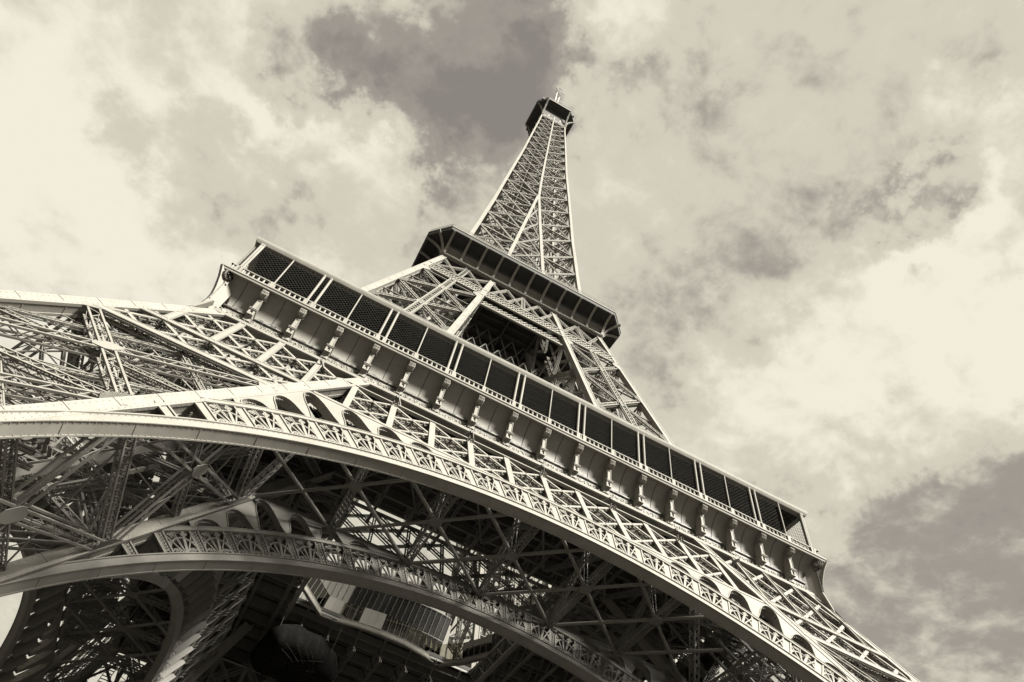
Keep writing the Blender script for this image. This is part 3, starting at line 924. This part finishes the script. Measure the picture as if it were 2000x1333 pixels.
# ---- upper legs ---------------------------------------------------------------------
def up_corner(z, i, j):
    x = -eu(z) if i == 0 else -xu(z)-.0
    y = -eu(z) if j == 0 else -xu(z)-.0
    return V(x, y, z)


um = MB(); UW = .95
for i in (0, 1):
    for j in (0, 1):
        s_ = V((1 if i == 0 else -1)*UW/2, (1 if j == 0 else -1)*UW/2, 0)
        a, b_ = up_corner(57.8, i, j)+s_, up_corner(113.2, i, j)+s_
        um.bar(a, b_, UW-.1, UW-.1, (0, -1, 0))
        for dx in (-1, 1):
            for dy in (-1, 1):
                o = V(dx*(UW/2-.07), dy*(UW/2-.07), 0); um.bar(a+o, b_+o, .18, .18, (0, -1, 0))
        ln = np.linalg.norm(b_-a)
        for k in range(int(ln/2.6)):
            c = a+(b_-a)*((k+.5)*2.6/ln); d_ = unit(b_-a)*.22
            um.bar(c-d_*.15, c+d_*.15, UW-.06, UW-.06, (0, -1, 0))
UL = um.build('upper_leg', IRON, tower)


def up_face(i0, j0, i1, j1):
    return lambda u, z: up_corner(z, i0, j0)*(1-u)+up_corner(z, i1, j1)*u


zu = [60.3, 70.6, 80.9, 91.3, 101.6]
for nm, F in (('front', up_face(0, 0, 1, 0)), ('left', up_face(0, 0, 0, 1)), ('right', up_face(1, 0, 1, 1)), ('back', up_face(0, 1, 1, 1))):
    m = MB(); nr = unit(V(*NRM[nm])*V(1, 1, .5)); ins = nr*-.35
    for za, zb in zip(zu[:-1], zu[1:]):
        zm = (za+zb)/2
        m.lat(F(.05, zb)+ins, F(.95, za)+ins, .66, .5, nr, .72, .16, .09, faces='f', x=False)
        m.lat(F(.05, za)+ins, F(.95, zb)+ins, .66, .5, nr, .72, .16, .09, faces='f', x=False)
        m.bar(F(.04, zb)+ins, F(.96, zb)+ins, .16, .3, nr)
        m.bar(F(.04, zm)+ins*2, F(.96, zm)+ins*2, .12, .2, nr)
        c = F(.5, zm)+nr*.0
        m.prism([c+(F(.5+a_*.06, zm+b_*.7)-F(.5, zm)) for a_, b_ in ((-1, -.6), (-.6, -1), (.6, -1), (1, -.6), (1, .6), (.6, 1), (-.6, 1), (-1, .6))], nr*-.06)
        for uu, zz in ((0.0, za), (1.0, za), (0.0, zb), (1.0, zb)):
            s1 = 1 if uu == 0 else -1
            m.prism([F(uu+s1*a_, zz+b_)+nr*.02 for a_, b_ in ((.06, -1.3), (.16, -.3), (.16, .3), (.06, 1.3))], nr*-.05)
    m.lat(F(.5, 60)+ins*.4, F(.5, 102.6)+ins*.4, 1.10, .5, nr, .85, .18, .10, faces='f')
    # light panel above the lattice band
    for a_, b_ in ((.06, .5), (.5, .94)):
        m.lat(F(a_, 105.4)+ins, F(b_, 112.6)+ins, .5, .4, nr, .5, .09, .05, faces='f'); m.lat(F(a_, 112.6)+ins, F(b_, 105.4)+ins, .5, .4, nr, .5, .09, .05, faces='f')
    m.lat(F(.5, 105.4)+ins, F(.5, 112.8)+ins, .8, .4, nr, .6, .1, .05, faces='f')
    m.build('face_bracing', IRON2, UL)
m = MB()
for zz in list(zu)+[65.4, 75.7, 86.1, 96.4]:
    c = [up_corner(zz, .0, .0)+V(.8, .8, 0), up_corner(zz, 1, 0)+V(-.8, .8, 0), up_corner(zz, 1, 1)+V(-.8, -.8, 0), up_corner(zz, 0, 1)+V(.8, -.8, 0)]
    for i in range(4):
        m.lat((c[i]+c[(i+1) % 4])/2, (c[(i+1) % 4]+c[(i+2) % 4])/2, .4, .35, (0, 0, 1), .5, .08, .045)
    m.lat(c[0], c[2], .4, .35, (0, 0, 1), .6, .08, .045); m.lat(c[1], c[3], .4, .35, (0, 0, 1), .6, .08, .045)
for a_ in (.35, .5, .65):
    p = up_corner(58, 0, 0)*(1-a_)+up_corner(58, 1, 1)*a_; q = up_corner(112, 0, 0)*(1-a_)+up_corner(112, 1, 1)*a_
    m.bar(p+V(.8, -.8, 0), q+V(.8, -.8, 0), .3, .5); m.bar(p+V(-.8, .8, 0), q+V(-.8, .8, 0), .3, .5)
    for k in range(60):
        t_ = k/60; c = p+(q-p)*t_; m.bar(c+V(.8, -.8, 0), c+V(-.8, .8, 0), .08)
m.build('lift_track', INNER, UL)
for k in (1, 2, 3): turn_copy(UL, k, tower)

# ---- second floor -------------------------------------------------------------------
NU = unit(V(0, -1, .25))


def up(x, z, n_=0.0): return V(x, -eu(z), z)+NU*n_


m = MB()
za, zb = 102.6, 105.6
m.bar(up(-eu(za)+.3, za, -.1), up(eu(za)-.3, za, -.1), .26, .3, NU); m.bar(up(-eu(zb)+.3, zb, -.1), up(eu(zb)-.3, zb, -.1), .26, .3, NU)
hh = zb-za; xe = eu(zb)-.6
for x in np.arange(-xe-hh, xe, .98):
    for sg in (0, 1):
        a, b_ = max(x, -xe), min(x+hh, xe)
        if b_-a < .3: continue
        z_a, z_b = (za+(a-x), za+(b_-x)) if sg == 0 else (zb-(a-x), zb-(b_-x))
        m.bar(up(a, z_a, -.08-.1*sg), up(b_, z_b, -.08-.1*sg), .22, .07, NU)
# lower band between the legs with its rounded bottom flange
xi = 7.6
zl_, zt_ = 99.8, 102.4
for x in np.arange(-xi-2.6, xi, .98):
    for sg in (0, 1):
        a, b_ = max(x, -xi), min(x+2.6, xi)
        if b_-a < .3: continue
        z_a, z_b = (zl_+(a-x), zl_+(b_-x)) if sg == 0 else (zt_-(a-x), zt_-(b_-x))
        m.bar(up(a, z_a, -.75-.1*sg), up(b_, z_b, -.75-.1*sg), .2, .07, NU)
m.tube([up(-xi-.3, zl_, -.75), up(xi+.3, zl_, -.75)], .24, 10)
# panel of light braces above the band, between the legs
xs = [-6.6, -3.3, 0, 3.3, 6.6]
for a, b_ in zip(xs[:-1], xs[1:]):
    m.lat(up(a, 105.8, -.25), up(b_, 112.5, -.25), .45, .35, NU, .5, .09, .05, faces='f')
    m.lat(up(a, 112.5, -.25), up(b_, 105.8, -.25), .45, .35, NU, .5, .09, .05, faces='f')
m.lat(up(0, 105.6, -.25), up(0, 112.8, -.25), .7, .35, NU, .6, .1, .05, faces='f')
SG = m.build('second_floor_girder', IRON, tower)
for k in (1, 2, 3): turn_copy(SG, k, tower)


def octo(w_, c_): return [(-(w_-c_), -w_), (w_-c_, -w_), (w_, -(w_-c_))]    # front side and the right chamfer


def osweep(prof):                        # prof: (half width, chamfer, z)
    m = MB()
    for (w1, c1, z1_), (w2, c2, z2_) in zip(prof[:-1], prof[1:]):
        A = [V(x, y, z1_) for x, y in octo(w1, c1)]; B = [V(x, y, z2_) for x, y in octo(w2, c2)]
        m.strip(A, B)
    return m


prof2 = [(17.15, .35, 113.35), (17.15, .4, 114.0), (17.2, .45, 114.7), (17.32, .55, 115.3), (17.6, .75, 115.8), (18.1, 1.1, 116.12), (20.7, 3.3, 116.3)]
m = osweep(prof2)
for i in range(33):
    x = -17.0+34*i/32
    for a, b_ in zip(prof2[:4], prof2[1:5]):
        m.bar((x, -a[0]-.01, a[2]), (x, -b_[0]-.01, b_[2]), .05, .03, (0, -1, 0))
SF = m.build('second_gallery', COVE, tower)
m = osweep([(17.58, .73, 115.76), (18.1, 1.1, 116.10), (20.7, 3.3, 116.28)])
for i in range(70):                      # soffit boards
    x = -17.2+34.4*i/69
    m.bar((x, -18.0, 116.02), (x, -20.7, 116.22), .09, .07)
m.build('soffit_boards', ROOFM, SF)  # shade under the gallery is put into the boards' dark colour
m = osweep([(16.6, .2, 113.05), (17.35, .4, 113.05), (17.45, .45, 113.15), (17.45, .45, 113.35), (17.15, .35, 113.42)])
m.build('cornice', IRON, SF)
m = osweep([(20.6, 3.25, 116.28), (20.6, 3.25, 116.15), (20.95, 3.4, 116.15), (21.0, 3.4, 116.9), (21.1, 3.45, 116.95), (21.1, 3.45, 117.15), (20.8, 3.35, 117.2), (16, 2, 117.3)])
m.build('gallery_fascia', DECK, SF)
m = osweep([(21.02, 3.41, 116.93), (21.13, 3.46, 116.95), (21.13, 3.46, 117.13), (21.0, 3.4, 117.17)])
m.build('gallery_lip', IRON, SF)
bm_ = MB()
BP = [(0, -17.42, 113.35), (0, -17.55, 113.9), (0, -17.9, 114.55), (0, -18.5, 115.15), (0, -19.4, 115.7), (0, -20.85, 116.1)]
for a, b_ in zip(BP[:-1], BP[1:]):
    a = V(*a); b_ = V(*b_); d_ = unit(b_-a)*.06
    bm_.bar(a-d_, b_+d_, .46, .24, (0, -1, .3))
bme = bm_.mesh('bracket'); bme.materials.append(IRON)
for i in range(11):
    o = bpy.data.objects.new('bracket', bme); COL.objects.link(o); o.parent = SF; o.location = (-16.9+3.38*i, 0, 0)
o = bpy.data.objects.new('bracket', bme); COL.objects.link(o); o.parent = SF
o.rotation_euler = (0, 0, math.pi/4); ang = math.pi/4
src = V(0, -17.4, 0); rot = V(-src[1]*math.sin(ang), src[1]*math.cos(ang), 0); o.location = tuple(V(17.2, -17.2, 0)-rot)
m = MB()
m.bar((-17.2, -18.05, 115.25), (17.2, -18.05, 115.25), .05, .05)
for zz in (117.6, 118.1, 118.6): m.bar((-17.5, -20.9, zz), (17.5, -20.9, zz), .05, .05)
for x in np.arange(-17.5, 17.6, .5): m.bar((x, -20.9, 117.1), (x, -20.9, 118.6), .04)
for zz in (117.6, 118.1, 118.6): m.bar((17.5, -20.9, zz), (20.9, -17.5, zz), .05, .05)
m.build('railing', IRON2, SF)
for k in (1, 2, 3): turn_copy(SF, k, tower)
m = MB()
m.bar((0, -17.0, 113.3), (0, 17.0, 113.3), 34.0, .4)
for y in np.arange(-16, 16.1, 2.0):
    m.bar((-17, y, 112.6), (17, y, 112.6), .3, 1.0)
for x in (-12, -6, 0, 6, 12):
    m.bar((x, -17, 112.2), (x, 17, 112.2), .4, 1.6)
for (x, y, w_, h_) in ((-3.2, 3, 3.2, 5), (3.0, -3, 3.0, 4.5)): m.box((x, y, 110.8), (w_, h_, 1.4))
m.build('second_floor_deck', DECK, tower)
m = MB()                                 # inner trusses closing the space under the second floor
for k in range(4):
    c, s = [(1, 0), (0, 1), (-1, 0), (0, -1)][k]

    def T(x, y, z_): return V(x*c-y*s, x*s+y*c, z_)
    for (za, zb, yy) in ((99.8, 105.6, 8.6), (105.6, 112.4, 7.2)):
        for x in np.arange(-8, 8.1, 2.7):
            m.bar(T(x, -yy, za), T(x+2.7, -yy, zb), .18); m.bar(T(x+2.7, -yy, za), T(x, -yy, zb), .18)
        m.bar(T(-8, -yy, za), T(8, -yy, za), .3)
m.build('inner_truss', INNER, tower)
# ---- spire --------------------------------------------------------------------------
ZW = [113, 118, 133, 148, 160, 176, 190, 212, 224, 263, 281]
WW = [17.2, 15.8, 13.6, 12.45, 11.5, 10.5, 9.6, 8.1, 7.5, 5.4, 4.9]
def sw(z): return float(np.interp(z, ZW, WW))
def sxi(z): return max(0.0, (180.0-z)*.087)


zn = [117.3, 124.8, 132.5, 140.8, 150.0, 159.6, 168.9, 178.4, 188.1, 197.7, 207.0, 215.9, 224.2, 232.2, 239.8, 247.0, 253.8, 260.2, 266.2]
m = MB()
for za, zb in zip(zn[:-1], zn[1:]):
    cw = .85-.35*(za-117)/150
    m.bar((-sw(za)+cw/2, -sw(za)+cw/2, za), (-sw(zb)+cw/2, -sw(zb)+cw/2, zb), cw, cw, (0, -1, 0))
SP = m.build('spire', IRON, tower)
for sg in (-1, 1):
    m = MB()
    for za, zb in zip(zn[:-1], zn[1:]):
        cw = .85-.35*(za-117)/150
        if sxi(zb) > 0 or sg == 1:
            m.bar((sg*sxi(za), -sw(za)+.3, za), (sg*sxi(zb), -sw(zb)+.3, zb), cw*.95, .5, (0, -1, 0))
    m.build('centre_chord', IRON, SP)
m = MB()
for za, zb in zip(zn[:-1], zn[1:]):
    sc_ = 1-.45*(za-117)/150
    for sg in (-1, 1):
        xo_a, xo_b = sg*(sw(za)-.7), sg*(sw(zb)-.7); xi_a, xi_b = sg*(sxi(za)+.3), sg*(sxi(zb)+.3)
        ya, yb = -sw(za)+.35, -sw(zb)+.35
        nr = (0, -1, .1)
        m.bar((xo_b, yb, zb), (xi_b, yb, zb), .30, .42*sc_, nr); m.bar((xo_b, yb+.5, zb-.1), (xi_b, yb+.5, zb-.1), .12, .3, nr)
        A_ = ((xo_b, yb, zb), (xi_a, ya, za)); B_ = ((xo_a, ya, za), (xi_b, yb, zb))
        for o in (-.22*sc_, .22*sc_):
            m.bar((A_[0][0], yb, A_[0][2]+o), (A_[1][0], ya, A_[1][2]+o), .17*sc_+.04, .25, nr)
            m.bar((B_[0][0], ya+.1, B_[0][2]+o), (B_[1][0], yb+.1, B_[1][2]+o), .10*sc_+.03, .2, nr)
    if sxi(za) > .9:                      # braces between the two inner chords
        x_a, x_b = sxi(za)-.3, sxi(zb)-.3
        m.lat((-x_a, -sw(za)+.35, za), (x_b, -sw(zb)+.35, zb), .4*sc_, .3, (0, -1, 0), .6, .12, .06, faces='f')
        m.lat((x_a, -sw(za)+.35, za), (-x_b, -sw(zb)+.35, zb), .4*sc_, .3, (0, -1, 0), .6, .12, .06, faces='f')
        m.lat((-x_b, -sw(zb)+.35, zb), (x_b, -sw(zb)+.35, zb), .6*sc_, .3, (0, -1, 0), .5, .12, .06, faces='f')
m.build('face_bracing', IRON2, SP)
for k in (1, 2, 3): turn_copy(SP, k, tower)
m = MB()
for za, zb in zip(zn[:-1], zn[1:]):
    w_ = sw(zb)-.5
    c = [V(-w_, -w_, zb), V(w_, -w_, zb), V(w_, w_, zb), V(-w_, w_, zb)]
    m.lat(c[0], c[2], .35, .3, (0, 0, 1), .6, .10, .05, faces='w'); m.lat(c[1], c[3], .35, .3, (0, 0, 1), .6, .10, .05, faces='w')
    for i in range(4):
        m.bar((c[i]+c[(i+1) % 4])/2, (c[(i+1) % 4]+c[(i+2) % 4])/2, .2)
    wi, wj = sw(za)*.45, sw(zb)*.45
    for i in range(4):
        s_ = [(-1, -1), (1, -1), (1, 1), (-1, 1)]; a, b_ = s_[i], s_[(i+1) % 4]
        m.bar((a[0]*wi, a[1]*wi, za), (b_[0]*wj, b_[1]*wj, zb), .16); m.bar((b_[0]*wi, b_[1]*wi, za), (a[0]*wj, a[1]*wj, zb), .16)
        m.bar((a[0]*wj, a[1]*wj, zb), (b_[0]*wj, b_[1]*wj, zb), .18)
        m.bar((a[0]*wi, a[1]*wi, za), (a[0]*wj, a[1]*wj, zb), .3)
        m.bar((a[0]*sw(za)*.95, a[1]*sw(za)*.95, za), (b_[0]*wj, b_[1]*wj, zb), .14)
for x, y in ((-1.6, -1.6), (1.6, -1.6), (1.6, 1.6), (-1.6, 1.6), (0, -1.6), (0, 1.6)):
    m.bar((x, y, 117), (x, y, 272), .35)
z = 118.0; k = 0
while z < 266:                           # spiral stair round the lift shaft
    q = [(-3.1, -3.1), (3.1, -3.1), (3.1, 3.1), (-3.1, 3.1)]
    a, b_ = q[k % 4], q[(k+1) % 4]; f2 = min(1, sw(z)*.5/3.1)
    m.bar((a[0]*f2, a[1]*f2, z), (b_[0]*f2, b_[1]*f2, z+1.5), .9, .12); m.bar((a[0]*f2, a[1]*f2, z+1.1), (b_[0]*f2, b_[1]*f2, z+2.6), .06, .9)
    z += 1.5; k += 1
for zz in (196.0,):
    m.box((0, 0, zz), (9, 9, .3))
m.build('lift_shaft', INNER, tower)

# ---- summit gallery -------------------------------------------------------------------
DARKP = mat('dark_gallery_paint', (0.0245, 0.0234, 0.0206), (0.0490, 0.0462, 0.0408), 0.7, 0.6, 0.25)
SUM = osweep([(4.6, .05, 267.6), (4.7, .1, 277.4), (5.0, .4, 278.6), (8.4, 3.4, 279.0)])
SUMO = SUM.build('summit_gallery', DARKP, tower)
m = osweep([(8.3, 3.35, 279.0), (8.5, 3.45, 279.0), (8.55, 3.5, 279.9), (8.3, 3.4, 280.0)]); m.build('gallery_fascia', IRON, SUMO)
m = osweep([(8.5, 3.45, 280.0), (8.6, 3.5, 280.0), (8.6, 3.5, 280.9), (8.2, 3.4, 281.1), (5.0, 2.0, 281.6)]); m.build('gallery_parapet', DARKP, SUMO)
for k, (x0, y0, x1, y1, x2, y2, x3, y3) in enumerate((( -5.0, -5.2, -5.0, -5.7, -5.0, -6.8, -5.0, -8.4), (5.0, -5.2, 5.0, -5.7, 5.0, -6.8, 5.0, -8.4), (5.2, -5.0, 5.7, -5.0, 6.8, -5.0, 8.4, -5.0), (-5.2, -5.0, -5.7, -5.0, -6.8, -5.0, -8.4, -5.0))):
    m = MB(); pts = [V(x0, y0, 268.0), V((x0+x1)/2, (y0+y1)/2, 270.8), V(x1, y1, 273.2), V(x2, y2, 276.3), V(x3, y3, 278.9)]
    for a, b_ in zip(pts[:-1], pts[1:]): m.bar(a, b_+unit(b_-a)*.05, .62, .4, (x3-x0, y3-y0, 0))
    m.build('bracket', IRON, SUMO)
m = MB()
for x in (-2.5, 0, 2.5): m.bar((x, -5.25, 268.2), (x, -5.35, 270.6), .35, .3)
for x in np.arange(-4.8, 4.9, .8): m.bar((x, -5.2, 266.2), (x+.8, -5.25, 268.4), .12); m.bar((x+.8, -5.2, 266.2), (x, -5.25, 268.4), .12)
m.build('lamp_bracket', WHITE, SUMO)
for k in (1, 2, 3): turn_copy(SUMO, k, tower)
m = MB()
m.bar((0, 0, 266.5), (0, 0, 267.0), 10, 10, (0, 1, 0)); m.build('summit_floor', DARKP, tower); m = MB(); m.bar((0, 0, 279.5), (0, 0, 282), 14.5, 14.5, (0, 1, 0))
m.bar((0, 0, 282), (0, 0, 288), 9, 9, (0, 1, 0)); m.tube([(0, 0, 288), (0, 0, 292), (0, 0, 296), (0, 0, 300)], [3.6, 3.4, 2.2, 1.4], 12)
m.build('summit_cabin', DARKP, tower)
for x, y, z1_ in ((-.55, -.3, 327.0), (.95, .3, 323.5)):
    m = MB(); m.tube([(x, y, 299), (x, y, z1_-8), (x*1.15, y, z1_)], [.45, .38, .30], 10)
    mo = m.build('antenna_mast', WHITE, tower)
    d_ = MB()
    for k in range(5):
        zz = z1_-3.2+k*2.3; sg = -1 if k % 2 else 1
        d_.tube([(x*1.15, y, zz-1), (x*1.15+sg*1.3, y-.4, zz+1.5)], .13, 6)
        e_ = V(x*1.15+sg*1.3, y-.4, zz+1.5)
        d_.bar(e_-V(.9, 0, -.4), e_+V(.9, 0, -.4), .12); d_.bar(e_-V(0, 0, 1.0), e_+V(0, 0, 1.4), .10)
        d_.bar(e_+V(.9, 0, -.9), e_+V(.9, 0, .5), .10); d_.bar(e_+V(-.9, 0, -.6), e_+V(-.9, 0, .9), .10)
    d_.build('aerial', DARKP, mo)
m = MB()
for k in range(14):
    a = random.uniform(0, 6.28); x, y = 7.2*math.cos(a), 7.2*math.sin(a); h_ = random.uniform(1.0, 3.2)
    m.bar((x, y, 282.3), (x, y, 282.6+h_), .12)
    if k % 2: m.bar((x-.4, y, 282.3+h_), (x+.4, y, 282.3+h_), .25, .3)
m.tube([(-5.8, -5.8, 282.4), (-5.8, -5.8, 284.4), (-5.6, -5.6, 285.6)], [.8, .7, .4], 8)
m.build('roof_aerials', DARKP, tower)

# ---- pavilion, glass rail and netting under the first floor -----------------------------
edge = [(-15.2, 5.5), (-10.1, 11.3), (-7.7, 11.3), (-4.7, 10.6), (-1.4, 10.2), (2.3, 10.2), (5.6, 10.9), (8.4, 11.8), (11.0, 9.2), (13.6, 4.6), (13.6, -8.0)]


def along(poly, step):
    out = []
    for a, b_ in zip(poly[:-1], poly[1:]):
        a = np.array(a, float); b_ = np.array(b_, float); ln = np.linalg.norm(b_-a); k = max(1, int(round(ln/step)))
        out += [a+(b_-a)*i/k for i in range(k)]
    return out+[np.array(poly[-1], float)]


gr = bpy.data.objects.new('glass_balustrade', None); COL.objects.link(gr); gr.location = (0, 11, 57)
tag(gr, 'leaning clear glass balustrade following the wavy edge of the first floor opening', 'railing')
Tm = V(0, 11, 57)
pts = along(edge, 1.05)
kb = MB()
for a, b_ in zip(pts[:-1], pts[1:]):
    A = V(*a, 57.15)-Tm; B = V(*b_, 57.15)-Tm
    kb.bar(A, B, .30, .55); kb.bar(A+V(0, 0, .32), B+V(0, 0, .32), .42, .07); kb.bar(A-V(0, 0, .45), B-V(0, 0, .45), .5, .06)
kb.build('kerb_rail', IRON, gr)
ctr = V(-1, -3, 0); GP = []
REFL_PANE = mat('painted_reflection_pane', (0.2173, 0.2076, 0.1835), (0.2655, 0.2559, 0.2269), 0.3, 1.0, 0.2)  # for the pale panes: sky reflection painted as a light colour
for a, b_ in zip(pts[:-1], pts[1:]):
    ia = unit(np.append(a, 0)-ctr*V(1, 1, 0)); ib = unit(np.append(b_, 0)-ctr*V(1, 1, 0))
    A = V(*a, 57.4)-Tm; B = V(*b_, 57.4)-Tm
    A2 = A+V(0, 0, 2.3)-ia*.55; B2 = B+V(0, 0, 2.3)-ib*.55
    d_ = (B-A)*.012
    pm = MB(); nn = unit(np.cross(B-A, A2-A))*.03
    pm.prism([A+d_, B-d_, B2-d_, A2+d_], nn); pm.build('glass_pane', REFL_PANE if len(GP) in (7, 8, 12, 13, 14) else GLASS, gr); GP.append(1)
sm_ = MB()
for a in pts:
    ia = unit(np.append(a, 0)-ctr*V(1, 1, 0)); A = V(*a, 57.4)-Tm; sm_.bar(A, A+V(0, 0, 2.3)-ia*.55, .06, .07)
sm_.build('balustrade_stanchion', IRON, gr)

pv = bpy.data.objects.new('glass_pavilion', None); COL.objects.link(pv); pv.location = (0, 16, 57.9)
tag(pv, 'dark curved glass pavilion with thin pale mullions behind the glass balustrade', 'pavilion')
T2 = V(0, 16, 57.9)


def pvp(u, v):                           # curved, outward leaning facade
    x = -13.5+22.2*u
    y = 14.6+1.4*math.sin(u*math.pi*2-.6)*.6
    lean = (1-u)*2.0+1.2
    return V(x+v*.6, y-lean*(v**1.5), 57.9+7.2*v)-T2


U_, V__ = 25, 9
fm = MB(); vs_ = [pvp(i/(U_-1), j/(V__-1)) for j in range(V__) for i in range(U_)]
fm.poly(vs_, [(j*U_+i, j*U_+i+1, (j+1)*U_+i+1, (j+1)*U_+i) for j in range(V__-1) for i in range(U_-1)])
fm.poly([v_+V(0, .15, 0) for v_ in vs_], [(j*U_+i, (j+1)*U_+i, (j+1)*U_+i+1, j*U_+i+1) for j in range(V__-1) for i in range(U_-1)])
fm.build('glass_facade', DARKG, pv)
mm = MB()
for i in range(0, U_, 1):
    for j in range(V__-1): mm.bar(pvp(i/(U_-1), j/(V__-1))-V(0, .14, 0), pvp(min(1, i/(U_-1)+.004), (j+1)/(V__-1))-V(0, .14, 0), .05, .05)
for j in (0, 4, V__-1):
    for i in range(U_-1): mm.bar(pvp(i/(U_-1), j/(V__-1))-V(0, .14, 0), pvp((i+1)/(U_-1), j/(V__-1))-V(0, .14, 0), .05, .05)
mm.build('mullions', INNER, pv)
rm = MB(); rm.bar(V(-2.6, 19.5, 65.3)-T2, V(-2.6, 13, 65.3)-T2, 22.6, .4); rm.build('roof', DECK, pv)
em = MB(); em.box(V(9.3, 14.6, 61.3)-T2, (1.0, 1.6, 6.8)); em.build('end_wall', IRON2, pv)
pw = MB(); k_ = 7  # pale sheets over the facade, the sky's reflection painted in
for j in range(V__-1):
    for i in range(0, k_):
        A_, B_, C_, D_ = [pvp((i+a_)/(U_-1), (j+b_)/(V__-1))-V(0, .10, 0) for a_, b_ in ((.03, .0), (.97, .0), (.97, 1), (.03, 1))]
        pw.poly([A_, B_, C_, D_], [(0, 1, 2, 3)])
pw.build('sky_reflection_panels', WHITE, pv)

nto = bpy.data.objects.new('safety_net', None); COL.objects.link(nto); nto.location = (-11, 13.2, 51)
tag(nto, 'dark bundled safety netting sagging below the first floor deck near the glass rail', 'net')
nm_ = MB(); KU, KV = 40, 16; vs_ = []
for j in range(KV+1):
    for i in range(KU):
        a = 2*math.pi*i/KU; ph = math.pi*j/KV
        rr = math.sin(ph)**.6
        x = 5.6*rr*math.cos(a)*(1+.14*math.sin(3*a+1)); y = 5.6*rr*math.sin(a)*(1+.12*math.cos(2*a))
        z = 2.2*math.cos(ph)*(1.3 if ph < math.pi/2 else 1.0)+.22*math.sin(7*a+3*ph)*rr+.12*math.sin(13*a)*rr
        vs_.append((x, y, z))
nm_.poly(vs_, [(j*KU+i, j*KU+(i+1) % KU, (j+1)*KU+(i+1) % KU, (j+1)*KU+i) for j in range(KV) for i in range(KU)])
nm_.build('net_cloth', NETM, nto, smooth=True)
rp_ = MB()
for k in range(16):
    a = random.uniform(0, 6.28); b_ = a+random.uniform(1.2, 3.4); pr = None
    for i in range(9):
        t_ = i/8; aa = a+(b_-a)*t_; rr = .35+.6*abs(t_-.5)*2
        q = V(5.2*rr*math.cos(aa), 5.6*rr*math.sin(aa), -2.25*math.sqrt(max(0, 1-rr**3))-.12)
        if pr is not None: rp_.bar(pr, q, .028)
        pr = q
for sx_, sy_ in ((-4.6, 3), (4.6, 2.5), (-3.5, -4), (4, -3.5)):
    rp_.bar((sx_, sy_, 0.5), (sx_*1.05, sy_*1.05, 4.4), .08)
rp_.build('net_ropes', WIRE, nto)

# ---- ground ----------------------------------------------------------------------------
gm = MB(); gm.poly([(-3000, -3000, 2.6), (3000, -3000, 2.6), (3000, 3000, 2.6), (-3000, 3000, 2.6)], [(0, 1, 2, 3)])
go = gm.build('ground', GROUND); go['kind'] = 'structure'
